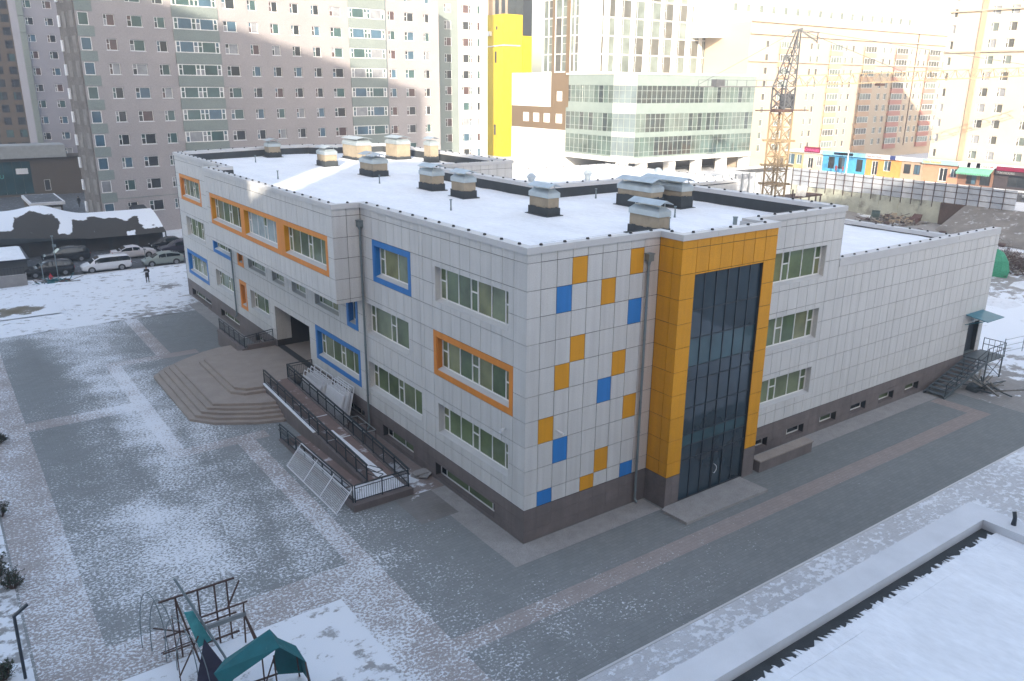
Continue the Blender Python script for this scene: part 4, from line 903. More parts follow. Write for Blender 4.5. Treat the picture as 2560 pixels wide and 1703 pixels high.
# green and white block, yellow block, brown tower behind
blk = thing('apartment_block', 'apartment block with a green grey strip and a white strip beside the yellow building', 'apartment block', (72, 120, 0))
FB = Fr((0, 120, 0), (1, 0, 0), (0, -1, 0)); hs = []
for k in range(14):
    z = 2.6+3.1*k; hs += [(68.7, 70.35, z, z+1.6), (72.65, 75.35, z, z+1.6), (76.2, 77.2, z, z+1.6)]
mb = MB(); wall_holes(mb, FB, 60, 71.9, -.1, 47, hs[0::3], 0, .2); mb.build('wall', apt_g, blk)
mb = MB(); wall_holes(mb, FB, 71.9, 78.9, -.1, 47, [h for h in hs if h[0] > 72], 0, .2); plain_block(mb, FB, 60, 78.9, -.1, 47, 9); mb.build('wall', white_w, blk)
for i, (a, b, c, d) in enumerate(hs): put_window(blk, FB, a, c, b-a, d-c, ('nf', 'nfnn', 'nf')[i % 3], gw, .1, prof=.07)
q = MB(); FB.box(q, 75.75, 75.9, 0, 47, -.1, 0); q.build('drain_pipe', steel, blk)
yb = thing('yellow_building', 'bright yellow panelled building between the grey and the white towers', 'building', (98, 137, 0))
FYb = Fr((0, 137, 0), (1, 0, 0), (0, -1, 0)); FYl = Fr((94.8, 137, 0), (0, 1, 0), (-1, 0, 0))
mb = MB()
for fr, a, b in ((FYb, 0, 0),):
    for x0, x1, z0, z1 in ((94.8, 102.8, 3.4, 35.6),):
        mb.box(x0, 137, z0, x1, 150, z1)
mb.build('wall', yellow_w, yb)
for i in range(4):
    for j in range(9): q = MB(); FYl.box(q, .1+i*2.6, 2.66+i*2.6, 4+j*3.5, 7.46+j*3.5, -.05, 0); q.build('panel', yellow_w, yb)
for i in range(3):
    for j in range(9): q = MB(); FYb.box(q, 94.85+i*1.8, 96.61+i*1.8, 4+j*3.5, 7.46+j*3.5, -.05, 0); q.build('panel', yellow_w, yb)
q = MB(); FYb.box(q, 100.3, 102.9, 22.8, 31, -.3, 0); q.build('stripe', mat('strong_yellow', (.80, .56, .0), .6, var=.02), yb)
q = MB(); FYb.box(q, 100.3, 102.9, 31.05, 46, -.2, 6); q.build('glass_shaft', gw[0], yb)
q = MB(); q.path([(94.7, 145, 28.6), (94.7, 136.8, 28.8), (99.5, 136.8, 28.8)], .15); q.build('pipe', white_w, yb)
for y, z, h in ((139.6, 25, 2.5), (139.9, 8.5, 2.4), (139.2, 32.3, .7)): q = MB(); FYl.box(q, y-137, y-136.3, z, z+h, -.09, -.05); q.build('window', gw[0], yb)
for y in (141.6, 142.4): q = MB(); q.box(94.0, y, 31, 94.75, y+.6, 32); q.build('air_unit', whitep, yb)
bt = thing('brown_tower', 'brown ribbed tower top rising behind the yellow building', 'tower', (112, 170, 0))
q = MB(); q.box(100, 170, 3, 126, 185, 60); q.build('wall', mat('tower_brown', (.30, .25, .20), .9, var=.15, scale=.5), bt)
for i in range(12): q = MB(); q.box(100.5+i*2.1, 169.8, 36, 101.6+i*2.1, 170.0, 60); q.build('rib', gw[0] if i % 3 else brown_p, bt)

# white tower with glass podium
wt = thing('white_tower', 'tall white tower with vertical window strips and a brown stripe above the glass podium', 'tower', (105, 110, 3.5))
FWl = Fr((89.5, 0, 0), (0, 1, 0), (-1, 0, 0)); FWr = Fr((0, 102, 0), (1, 0, 0), (0, -1, 0))
lows = [(y0, y0+2.2, z0, z1) for y0 in (119.6, 115.95, 112.3, 108.2) for z0, z1 in ((12.6, 14.5), (8.2, 9.95))]
sp = [(119.9, 123.3, 17.5, 20.3), (108.35, 110.2, 17.0, 18.95)]
mb = MB(); wall_holes(mb, FWl, 107.05, 126, 3.4, 11.3, [h for h in lows if h[2] < 11], 0, .3, 0)
wall_holes(mb, FWl, 107.05, 126, 11.3, 15.8, [h for h in lows if h[2] > 11], 0, .3, 1)
wall_holes(mb, FWl, 107.05, 112.05, 15.8, 22.6, sp[1:], 0, .3, 1); wall_holes(mb, FWl, 112.05, 126, 15.8, 22.6, sp[:1], 0, .3, 0)
mb.box(89.6, 107.1, 3.4, 91, 125.9, 22.5); mb.box(91, 107.1, 3.4, 112, 126, 22.55)
mb.build('low_wing', [white_w, brown_p], wt)
for h in lows: put_window(wt, FWl, h[0], h[2], 2.2, h[3]-h[2], 'nf', [gw[0], gw[5]], .12)
for h in sp: put_window(wt, FWl, h[0], h[2], h[1]-h[0], h[3]-h[2], 'fff' if h[0] > 115 else 'f', [gfar[0]], .15, fcol=alu)
lst = [(113.4, 114.95, 0), (112.05, 113.35, 1), (109.05, 111.1, 0), (107.5, 109.0, 1), (105.1, 106.25, 0), (103.8, 105.0, 1)]
rst = [(93.9, 94.6), (95.9, 97.5), (99.15, 101.8), (102.9, 105.6), (107.2, 110.15), (111.1, 113.85), (115.35, 118.0), (119.35, 122.05), (123.1, 125.85)]
fl = [22.7+3.45*k for k in range(9)]
hl2 = [(a, b, z+.02, z+3.38) for a, b, t in lst for z in ([19.3]+fl if a > 107 else fl)]; hr2 = [(a, b, z+.02, z+3.38) for a, b in rst for z in fl]
mb = MB(); wall_holes(mb, FWl, 102, 115.3, 22.6, 54, [h for h in hl2 if h[2] > 22.6], 0, .25, 0); wall_holes(mb, FWr, 89.5, 128.5, 16, 54, hr2, 0, .25, 0)
mb.box(89.75, 102.3, 22.3, 128.4, 115.2, 54); mb.build('wall', [white_w], wt)
for a, b in ((111.15, 112.0), (106.3, 107.45)): q = MB(); FWl.box(q, a, b, 15.85, 54, -.06, 0); q.build('brown_stripe', brown_p, wt)
for i, (a, b, c, d) in enumerate(h for h in hl2 if h[2] > 22.6):
    t = [x[2] for x in lst if x[0] == a][0]; far_window(wt, FWl, a, c, b-a, d-c, 'n' if t else 'f', gfar[0] if rnd.random() < .6 else gfar[1], .12, coping_m)
for i, (a, b, c, d) in enumerate(hr2): far_window(wt, FWr, a, c, b-a, d-c, 'nf' if b-a > 2 else 'f', gfar[0] if rnd.random() < .6 else gfar[1], .12, coping_m)
gb = thing('glass_office', 'three storey glass office with a chamfered corner raised on white pillars', 'office building', (105, 95, 3.5))
gsp = mat('glass_spandrel_pale', (.22, .275, .265), .25, var=.08, scale=.5); gp_ = [glass('office_glass', (.085, .125, .115), .08, .5, .25, .7), glass('office_glass_dark', (.03, .045, .048), .06, .4, .3, .8), glass('office_glass_mid', (.12, .16, .15), .1, .4, .3, .6)]
gp_c = glass('office_glass_corner', (.17, .22, .235), .1, .25, .3, .7)
Fg1 = Fr((89.5, 0, 0), (0, 1, 0), (-1, 0, 0)); Fg2 = Fr((0, 88, 0), (1, 0, 0), (0, -1, 0)); cv = Vector((90.85-89.5, 88-93, 0)); Fgc = Fr((89.5, 93, 0), cv, (-cv.normalized().y*-1 if False else cv.normalized().y, -cv.normalized().x, 0))
core2 = MB(); core2.prism([(89.7, 93.05), (90.95, 88.2), (124.6, 88.2), (124.6, 101.8), (89.7, 106.9)], 6.2, 22.1); core2.build('wall', gfar[1], gb)
bands = [(7.3, 10.8), (11.75, 15.1), (17.05, 20.2)]
for fr, a, b, n, flat in ((Fg1, 93, 107, 10, 0), (Fg2, 90.85, 124.75, 26, 0), (Fgc, 0, cv.length, 4, 1)):
    q = MB(); z = 7.3
    for (c, d) in ((10.8, 11.75), (15.1, 17.05), (20.2, 22.2), (6.95, 7.3)): q = MB(); fr.box(q, a, b, c, d, -.03, .2); q.build('spandrel_band', mat('corner_spandrel', (.40, .43, .43), .3, var=.1) if flat else gsp, gb)
    f = MB(); fr.box(f, a, b, 6.1, 6.95, -.35, .3); f.build('base_beam', white_w, gb)
    f = MB()
    for i in range(n+1):
        x = a+(b-a)*i/n
        for c, d in bands: fr.box(f, max(a, x-.035), min(b, x+.035), c, d, -.01, .12)
    for c, d in bands:
        fr.box(f, a+.05, b-.05, d-.95, d-.87, -.005, .1); fr.box(f, a+.05, b-.05, c+.75, c+.83, -.005, .1)
    f.build('mullions', mat('pale_alu', (.27, .31, .30), .5), gb, kind='stuff')
    for ci, (c, d) in enumerate(bands):
        for i in range(n):
            x0, x1 = a+(b-a)*i/n+.05, a+(b-a)*(i+1)/n-.05; j = rnd.uniform(-.02, .02)
            q = MB(); P = fr.P; q.hexa([P(x0, c, .06+j), P(x1, c, .06-j), P(x1, c, .1), P(x0, c, .1), P(x0, d, .06), P(x1, d, .06-j), P(x1, d, .1), P(x0, d, .1)])
            dark = fr is Fg2 and ((ci == 2 and i < 13) or (ci == 0 and 3 < i < 12))
            q.build('pane', gp_c if flat else (gp_[1] if dark else rnd.choice(gp_ if ci else [gp_[0]])), gb)
q = MB(); q.prism([(89.3, 107), (89.3, 92.9), (90.7, 87.8), (125, 87.8), (125, 101.9), (89.6, 107)], 22.2, 22.5); q.build('roof_edge', white_w, gb)
for x in (88.9, 94.0, 101.8, 109.5, 117.2, 124.4): q = MB(); q.box(x-1.0, 88.4, 3.4, x+1.0, 89.8, 6.2); q.build('pillar', white_w, gb)
q = MB(); q.box(92, 97, 3.4, 124, 97.3, 6.2); q.build('ground_floor', gw[0], gb)

# cream blocks on the right
pb = thing('apartment_block', 'wide cream apartment block with peach balcony columns behind the crane', 'apartment block', (165, 90, 3.5))
FP = Fr((0, 90, 0), (1, 0, 0), (0, -1, 0)); bc = [(134, 3.4), (152.2, 4.3), (165.6, 4.6), (179.1, 5.0), (194.3, 5.2)]; wcs = [(129.6, 1.2), (140, 1.2), (145, 1.0), (147.4, 1.1), (158.3, 1.0), (161, 1.1), (173.5, 1.5), (176.4, 1.5), (185.8, 1.4), (189.5, 1.5), (192.2, 1.4), (201.5, 1.4)]
hs = [(x, x+w_, 6.6+2.68*k, 8.1+2.68*k) for k in range(9) for x, w_ in wcs]
mb = MB(); wall_holes(mb, FP, 124, 205, 3.4, 33, hs, 0, .2); plain_block(mb, FP, 124, 205, 3.4, 33, 12); mb.build('wall', cream, pb)
for (a, b, c, d) in hs: far_window(pb, FP, a, c, b-a, d-c, 'nf' if b-a > 1.2 else 'f', rnd.choice(gfar), .12)
for x, w_ in bc:
    for k in range(9):
        z = 6.6+2.68*k; q = MB(); FP.box(q, x-.1, x+w_+.1, z-1.15, z, -.55, 0); q.build('balcony_front', peach if x < 175 else redbal, pb); far_window(pb, FP, x, z+.02, w_, 1.45, 'ffff', rnd.choice(gfar), -.5)
for z in (25.2, 30.6, 33): q = MB(); FP.box(q, 124, 205.2, z, z+.3, -.4, 0); q.build('cornice', cream, pb)
q = MB(); FP.box(q, 188.6, 188.8, 6, 33, -.15, 0); q.build('drain_pipe', rust, pb)
hs = [(126+4.3*i, 128+4.3*i, 35.5, 37.2) for i in range(17)]
mb = MB(); F5 = Fr((0, 97, 0), (1, 0, 0), (0, -1, 0)); wall_holes(mb, F5, 120, 210, 30, 48, hs, 0, .2); plain_block(mb, F5, 120, 210, 30, 48, 10); mb.build('upper_storeys', white_w, pb)
for (a, b, c, d) in hs: far_window(pb, F5, a, c, 2, 1.7, 'nf', gfar[0], .12)
rb = thing('apartment_block', 'cream apartment block with a blank gable and brown stripe at the right edge', 'apartment block', (140, 45, 3.5))
FQ = Fr((140, 0, 0), (0, 1, 0), (-1, 0, 0)); hs = []
for k in range(11):
    z = 7.7+2.78*k; hs += [(48.4, 49.9, z, z+1.5), (45.3, 46.8, z, z+1.5), (56.0, 56.9, z-.1, z+1.4)]+[(y, y+1.5, z, z+1.5) for y in (40.5, 37, 33)]
mb = MB(); wall_holes(mb, FQ, 22, 57.3, 3.4, 38.5, hs, 0, .2); plain_block(mb, FQ, 22, 57.3, 3.4, 38.5, 14); mb.build('wall', mat('cream_gable', (.56, .49, .39), .9, var=.03, scale=.2), rb)
for h in hs: put_window(rb, FQ, h[0], h[2], h[1]-h[0], h[3]-h[2], 'nf', gfar+[gw[3]], .12, prof=.07)
q = MB(); FQ.box(q, 50.7, 51.6, 7, 38.4, -.25, 0); q.build('stripe', peach, rb); q = MB(); FQ.box(q, 55.85, 57.3, 3.5, 38.4, -.06, 0) if False else None
for z in (26.5, 33.5): q = MB(); FQ.box(q, 22, 57.5, z, z+.25, -.35, 0); q.build('cornice', cream, rb)

# shops along the street
swall = {'cream': mat('shop_cream', (.62, .50, .42), .9), 'blue': mat('shop_blue', (.06, .33, .58), .7, var=.12, scale=1.2), 'orange': mat('shop_orange', (.62, .28, .08), .8, var=.12), 'tan': mat('shop_tan', (.42, .30, .22), .9, var=.08), 'brown': mat('shop_brown', (.22, .12, .085), .9, var=.1), 'dark': mat('shop_dark', (.05, .04, .045), .8, var=.2), 'olive': mat('shop_olive', (.40, .34, .2), .9), 'brick': mat('shop_brick', (.55, .26, .17), .9, var=.08)}
FS = Fr((134, 0, 0), (0, 1, 0), (-1, 0, 0)); rzs = FS.rotz()
def shop(label, y0, y1, wm, ops, ztop=7.0, sign=None):
    o = thing('shop', label, 'shop', (134, (y0+y1)/2, 3.5), 0, 'small shops along the street')
    mb = MB(); hs = [(a, b, c, d) for a, b, c, d, t in ops]; wall_holes(mb, FS, y0+.02, y1-.02, 3.4, ztop-.1, hs, 0, .25); plain_block(mb, FS, y0+.02, y1-.02, 3.4, ztop-.1, 5); mb.build('wall', swall[wm], o)
    q = MB(); q.box(133.7, y0+.01, ztop-.1, 139.2, y1-.01, ztop+.15); q.build('roof_snow', snow, o)
    for a, b, c, d, t in ops:
        if t == 'door': w_ = put_window(o, FS, a, c, b-a, d-c, 'ff', gw[:2], .12, prof=.12); w_.name = 'door'
        else: put_window(o, FS, a, c, b-a, d-c, 'ff' if b-a > 1.2 else 'f', [gw[0], gw[4]] if t != 'pale' else [gw[3]], .12, fcol=whitep if t != 'dark' else alu, prof=.10)
    if sign:
        for (a, b, c, d, m, txt, tm_, sz) in sign:
            q = MB(); FS.box(q, a, b, c, d, -.45, -.3); q.build('sign_board', m, o)
            if txt: text(txt, 'sign_lettering', tm_, o, (133.54, b-.25, c+(d-c)*.22), sz, rzs)
    return o
pink = mat('pink_letters', (.75, .12, .38), .5); redm = mat('red_sign', (.60, .03, .04), .5); maroon = mat('maroon_sign', (.20, .01, .045), .5); lblue = mat('light_blue_sign', (.25, .58, .80), .5); navy = mat('navy_sign', (.03, .05, .18), .5); yel = mat('yellow_letters', (.80, .62, .0), .5); tealb = mat('teal_board', (.30, .50, .50), .5); grey_l = mat('grey_letters', (.35, .36, .37), .5)
shop('olive glazed shop partly hidden behind the crane mast', 81.0, 86, 'olive', [(81.4, 82.7, 4.4, 6.4, ''), (83.2, 85.4, 4.2, 6.5, '')])
shop('cream shop with a maroon sign in pink letters', 76.3, 81.0, 'cream', [(78.55, 79.9, 3.7, 6.0, 'door'), (76.6, 77.8, 4.4, 6.3, 'pale')], sign=[(76.9, 80.7, 7.05, 8.2, maroon, 'CHANGES', pink, .72)])
shop('bright blue shop with a pale blue sign band', 66.5, 76.3, 'blue', [(73.5, 75.0, 4.1, 6.5, 'dark'), (71.2, 72.7, 4.2, 6.5, 'dark'), (67.2, 68.6, 4.0, 6.4, 'dark')], sign=[(66.5, 76.3, 6.85, 7.65, lblue, '', pink, .5), (69.2, 73.6, 7.0, 7.5, whitep, 'mobicom', navy, .34)])
shop('orange shop with a white sign in red script and a white door', 59.1, 66.5, 'orange', [(63.9, 65.2, 3.6, 6.4, 'door'), (61.2, 62.7, 4.6, 6.6, '')], sign=[(61.4, 66.45, 6.85, 7.7, whitep, 'Naomi Kafe', redm, .66), (60.25, 61.35, 6.9, 7.65, navy, '', pink, .4), (59.1, 60.2, 6.9, 7.65, whitep, '', pink, .4)])
shop('tan shop with two dark windows and no sign', 54.8, 59.1, 'tan', [(57.2, 58.6, 4.5, 6.3, 'dark'), (55.3, 56.6, 4.5, 6.3, 'dark')])
shop('brick orange shop under a teal board with yellow letters', 48.1, 54.8, 'brick', [(50.1, 51.7, 3.7, 6.2, 'door'), (48.4, 49.6, 4.6, 6.2, '')], sign=[(48.2, 54.9, 6.75, 7.55, tealb, 'Luuk Garuud', yel, .62)])
s6 = shop('brown shop with a green scalloped awning and a red and white sign', 41.9, 48.1, 'brown', [(42.4, 44.2, 3.7, 5.8, 'dark'), (44.8, 46.6, 3.7, 5.8, 'dark')], sign=[(41.95, 48.0, 6.65, 7.6, whitep, '', pink, .5), (44.3, 45.0, 6.7, 7.55, redm, '', pink, .5), (46.0, 46.6, 6.7, 7.55, redm, '', pink, .5)])
text('Coca-Cola', 'sign_lettering', redm, s6, (133.52, 44.15, 6.9), .5, rzs)
q = MB(); q.hexa([(132.4, 42, 5.75), (132.4, 47.9, 5.75), (133.7, 47.9, 6.55), (133.7, 42, 6.55), (132.4, 42, 5.8), (132.4, 47.9, 5.8), (133.7, 47.9, 6.6), (133.7, 42, 6.6)])
for i in range(20): q.prism([(132.38, 42+i*.295), (132.44, 42+i*.295), (132.44, 42.2+i*.295), (132.38, 42.2+i*.295)], 5.5, 5.78)
q.build('awning', mat('green_awning', (.16, .46, .32), .7), s6)
shop('dark shop with a dim red sign at the right edge', 30, 41.9, 'dark', [(32, 35, 3.9, 5.8, 'dark'), (36.5, 39.5, 3.9, 5.8, 'dark')], sign=[(30, 41.5, 6.6, 7.3, maroon, '', pink, .5), (33, 41.5, 5.95, 6.5, swall['dark'], 'T24 HOURS', grey_l, .55)])
q = MB(); q.tube((131.5, 69, 3.5), (131.5, 69, 8.2), .12, 8); tag(q.build('street_pole', whitep), 'white street pole before the blue shop', 'pole')
ry = thing('retaining_wall', 'stained pale concrete retaining wall under the metal hoarding', 'wall', (108, 45, 0))
conc = mat('stained_concrete', (.40, .42, .36), .9, var=.2, scale=.5, fine=.12, c2=(.22, .22, .19), c2t=.58, c2s=.4)
for k in range(8): q = MB(); y = 64.4-k*3.4; q.box(107.7, y-3.37, -.3, 108.05, y, 3.5-.2*math.sin(k*1.7)**2); q.build('concrete_panel', conc, ry)
q = MB(); q.box(107.6, 33.6, -.3, 108.04, 37.2, 3.4); q.build('earth_bank', mat('brown_bank', (.10, .065, .05), .95, var=.3, scale=1), ry)
es = MB(); es.add([(97, 20, 0), (99, 33.6, 0), (108, 33.6, 0), (108, 33.6, 3.45), (108, 10, 3.45), (108, 10, 0)], [(0, 1, 3, 4), (1, 2, 3), (0, 4, 5)]); struct('earth_slope', es, dirt)
ho = thing('site_hoarding', 'long blue grey sheet metal hoarding along the building site', 'hoarding', (108, 45, 3.5))
hm = [mat('hoarding_sheet', (.40, .44, .50), .55, .2, var=.16, scale=.5, fine=.06), mat('hoarding_pale', (.52, .55, .60), .55, .2, var=.16, scale=.5, fine=.06)]
for k in range(22):
    y = 64.4-k*1.72; q = MB(); q.box(107.72, y-1.70, 3.45, 107.76, y, 6.3+.08*math.sin(k*2.1)); q.build('sheet', hm[1 if math.sin(k*3.7) > .2 else 0], ho)
    q = MB(); q.box(107.6, y-.05, 2.6, 107.7, y+.02, 6.5); q.build('post', rust, ho)
for z in (4.2, 5.1, 5.9): q = MB(); q.box(107.66, 26.6, z, 107.71, 64.4, z+.07); q.build('rail', rust, ho)
h2 = thing('site_hoarding', 'pale sunlit hoarding running left behind the crane foot', 'hoarding', (98, 64.5, 3.5))
for k in range(14): x = 107.6-k*1.72; q = MB(); q.box(x-1.70, 64.5, -.1, x, 64.54, 6.1+.06*math.sin(k*2.3)); q.build('sheet', hm[1], h2); q = MB(); q.box(x-.05, 64.42, -.1, x+.03, 64.49, 6.2); q.build('post', steel, h2)

# ---------------------------------------------------------------- tower crane
cr = thing('tower_crane', 'tall yellow lattice tower crane with a long jib over the building site', 'crane', (82.5, 49.5, 0))
cy = mat('crane_yellow', (.30, .225, .14), .6, var=.25, scale=1.5, c2=(.25, .10, .05), c2t=.66, c2s=1.5); cg = mat('crane_grey', (.09, .095, .105), .6, var=.2)
cx, cyy = 82.5, 49.5; ang = yaw+R(45-8); ex, ey = Vector((math.cos(ang), math.sin(ang), 0)), Vector((-math.sin(ang), math.cos(ang), 0)); H = 1.1
cn = [ex*H*a+ey*H*b+Vector((cx, cyy, 0)) for a, b in ((-1, -1), (1, -1), (1, 1), (-1, 1))]; Zv = Vector((0, 0, 1))
q = MB()
for p in cn: q.bar(p, p+Zv*16.8, .22)
z = 0
while z < 16:
    for i in range(4):
        a, b = cn[i], cn[(i+1) % 4]; q.bar(a+Zv*z, b+Zv*(z+2.1), .08); q.bar(b+Zv*z, a+Zv*(z+2.1), .08); q.bar(a+Zv*z, b+Zv*z, .12)
    z += 2.1
q.build('mast', cy, cr, kind='stuff')
for z in (6.6, 9.3, 12.8): 
    q = MB()
    for i in range(4): a, b = cn[i], cn[(i+1) % 4]; d = (b-a).normalized()*.9; q.bar(a-d+Zv*z, b+d+Zv*z, .22, .25)
    q.build('climbing_collar', cy, cr)
q = MB(); q.tube((cx, cyy, 16.8), (cx, cyy, 17.2), 1.6, 16); q.bar((cx-3, cyy+2.2, 17.0), (cx+3, cyy-2.2, 17.1), .9, .15); q.build('slewing_ring', rust, cr)
q = MB()
for p in cn: q.bar(p+Zv*17.2, p+Zv*20.3, .2)
for i in range(4):
    a, b = cn[i], cn[(i+1) % 4]
    for zz in (17.2, 18.7): q.bar(a+Zv*zz, b+Zv*(zz+1.5), .1); q.bar(b+Zv*zz, a+Zv*(zz+1.5), .1)
q.build('turntable', cg, cr, kind='stuff')
q = MB(); o_ = Vector((cx, cyy, 0))+ex*.2-ey*1.2; q.box(o_.x-.7, o_.y-.7, 17.3, o_.x+.7, o_.y+.7, 19.3); q.build('cab', cg, cr)
top = Vector((cx+1.6, cyy-.3, 28.0)); q = MB()
for p in cn: q.bar(p+Zv*20.3, top+(p-Vector((cx, cyy, 0)))*.18, .16)
for k in range(6):
    t0, t1 = k/6, (k+1)/6
    for i in range(4):
        a, b = cn[i], cn[(i+1) % 4]; A0, B0 = (a+Zv*20.3).lerp(top, t0*.82), (b+Zv*20.3).lerp(top, t0*.82); B1 = (b+Zv*20.3).lerp(top, t1*.82); q.bar(A0, B1, .08); q.bar(A0, B0, .08)
q.bar(top, top+Vector((2.2, -1.6, -1.6)), .2); q.bar(top+Vector((.2, -.1, -.3)), top+Vector((2.4, -1.7, -.4)), .15); q.bar(top+Vector((2.2, -1.6, -1.8)), top+Vector((2.2, -1.6, -.4)), .12); q.bar(top+Vector((-.8, .5, -.3)), top+Vector((.4, -.3, .1)), .3)
q.build('apex', cg, cr, kind='stuff')
j0, j1 = Vector((cx+1, cyy-.5, 20.35)), Vector((128.0, 27.5, 22.7)); jd = (j1-j0).normalized(); js = jd.cross(Zv).normalized()*.6; q = MB(); n = 24
q.bar(j0+js, j1+js, .12); q.bar(j0-js, j1-js, .12); q.bar(j0+Zv*1.4, j1+Zv*1.1, .12)
for k in range(n):
    a, b, c = j0.lerp(j1, k/n), j0.lerp(j1, (k+.5)/n), j0.lerp(j1, (k+1)/n); t = Zv*1.3
    for s in (js, -js): q.bar(a+s, b+t, .06); q.bar(b+t, c+s, .06)
    q.bar(a+js, a-js, .06)
q.build('jib', cy, cr, kind='stuff')
k0, k1 = Vector((cx-1, cyy+.6, 20.25)), Vector((73.2, 57.2, 20.2)); ks = (k1-k0).normalized().cross(Zv)*.5; q = MB(); q.bar(k0+ks, k1+ks, .16); q.bar(k0-ks, k1-ks, .16)
for k in range(9): a = k0.lerp(k1, k/8); q.bar(a+ks, a-ks, .08); q.bar(a+ks, a+ks+Zv*.9, .05)
q.bar(k0+ks+Zv*.9, k1+ks+Zv*.9, .06); q.build('counter_jib', cg, cr, kind='stuff')
q = MB(); p = k0.lerp(k1, .75); q.box(p.x-.9, p.y-.5, 20.2, p.x+.9, p.y+.5, 21.2); q.build('winch', cg, cr)
for a, b in ((top, j0.lerp(j1, .35)+Zv*1.3), (top, j0.lerp(j1, .8)+Zv*1.2), (top, k1+Zv*.3)): q = MB(); q.bar(a, b, .07); q.build('tie_cable', cg, cr)
q = MB(); p = j0.lerp(j1, .28); q.box(p.x-.7, p.y-.4, p.z-.5, p.x+.7, p.y+.4, p.z-.15); q.build('trolley', rust, cr)

# ---------------------------------------------------------------- building site clutter
def rubble(name, label, cx, cy, rx, ry, n, h, m, seed, bars=.5, z0=0):
    r = random.Random(seed); q = MB()
    for i in range(n):
        a = r.uniform(0, 6.28); d = r.random()**.6; x, y = cx+math.cos(a)*d*rx, cy+math.sin(a)*d*ry; z = z0+h*(1-d)*r.random()
        if r.random() < bars: b = r.uniform(0, 6.28); L = r.uniform(.5, 2.2); q.bar((x, y, z+.1), (x+math.cos(b)*L, y+math.sin(b)*L, z+r.uniform(0, .9)), r.uniform(.03, .10), m=r.randrange(len(m)))
        else: s = r.uniform(.1, .45); v = [Vector((x, y, z))+Vector((r.uniform(.6, 1)*s*dx, r.uniform(.6, 1)*s*dy, s*dz*r.uniform(.6, 1))) for dz in (0, 1) for dx, dy in ((-1, -1), (1, -1), (1, 1), (-1, 1))]; q.hexa(v, r.randrange(len(m)))
    o = q.build(name, m, None); o['kind'] = 'stuff'; o['label'] = label; return o
gd = mat('debris_grey', (.24, .23, .21), .9, var=.2); tn = mat('debris_tan', (.35, .28, .2), .9, var=.2)
rubble('site_debris', 'tangled debris heap below the retaining wall', 101.5, 41.5, 7, 4.5, 320, 1.6, [rust, gd, tn, darkbr], 4)
rubble('site_debris', 'loose rubble strewn over the site ground', 92, 30, 14, 9, 160, .3, [gd, rust, tn], 5, .3)
rubble('timber_pile', 'dark brushwood and scrap heap beyond the wing end', 83, 17, 7, 4.5, 420, 1.3, [mat('brush_brown', (.12, .075, .06), .9, var=.3), rust, gd], 6, .85)
rubble('plank_pile', 'low heap of grey planks beside the steel staircase', 38.8, -2.4, 1.0, .8, 40, .5, [gd, stl], 8, .8)
rubble('soil_litter', 'dark litter in the snow by the road', -10.3, 68.6, 1.6, .8, 60, .3, [rust, teal, gd], 9, .5)
for (x, y, a, m, L, l, c) in ((101.2, 44.0, .5, 'site_green', (1.0, .6, 1.1), 'fallen dark green metal box on the debris heap', 'box'), (104.6, 39.2, .2, 'site_red', (.8, .6, .9), 'reddish brown metal box at the end of the debris heap', 'box'), (99.3, 56.5, .6, 'site_white', (1.2, .8, 1.1), 'tilted white cabinet on the rusty platform', 'cabinet')):
    mm = mat(m, {'site_green': (.035, .06, .052), 'site_red': (.11, .055, .045), 'site_white': (.6, .6, .58)}[m], .8, var=.2)
    q = MB(); c_, s_ = math.cos(a), math.sin(a); zb = .4 if m != 'site_white' else 3.1
    V = [(x+c_*dx*L[0]-s_*dy*L[1]+dz*.3, y+s_*dx*L[0]+c_*dy*L[1], zb+dz*L[2]+dx*.2) for dz in (0, 1) for dx, dy in ((-1, -1), (1, -1), (1, 1), (-1, 1))]; q.hexa(V); q.bar(Vector(V[4])+Vector((0, 0, .03)), Vector(V[6])+Vector((0, 0, .03)), .08); tag(q.build('site_box', mm), l, c)
pl = thing('steel_platform', 'rusty steel platform on posts beside the crane foot', 'platform', (99, 57, 0))
q = MB(); q.box(95.5, 55.5, 2.7, 104, 58.5, 2.95); q.build('deck', rust, pl)
for x in (96, 98.3, 100.6, 102.5, 103.8): q = MB(); q.bar((x, 55.7, 0), (x, 55.7, 2.7 if x > 97 else 4.2), .18); q.build('post', rust, pl)
q = MB(); q.bar((88, 60, 2.5), (104, 58, 2.9), .3, .2); q.build('beam', tn, pl)
gt = thing('green_tarp', 'bright green netting tied round an object beyond the wing end', 'netting', (77, 14.5, 0))
q = MB(); r = random.Random(2); n = 9
for k in range(4):
    pass
V = []; F = []
prof = [(1.3, 0), (1.45, .8), (1.2, 1.9), (.75, 2.7), (.1, 3.1)]
for z_i, (rr, z) in enumerate(prof):
    for i in range(n): a = 2*math.pi*i/n; V.append((77.2+math.cos(a)*rr*r.uniform(.8, 1.1), 14.8+math.sin(a)*rr*r.uniform(.8, 1.1), z))
for z_i in range(4):
    for i in range(n): F.append((z_i*n+i, z_i*n+(i+1) % n, (z_i+1)*n+(i+1) % n, (z_i+1)*n+i))
q.add(V, F); q.build('net', mat('green_net', (.02, .24, .14)), gt)
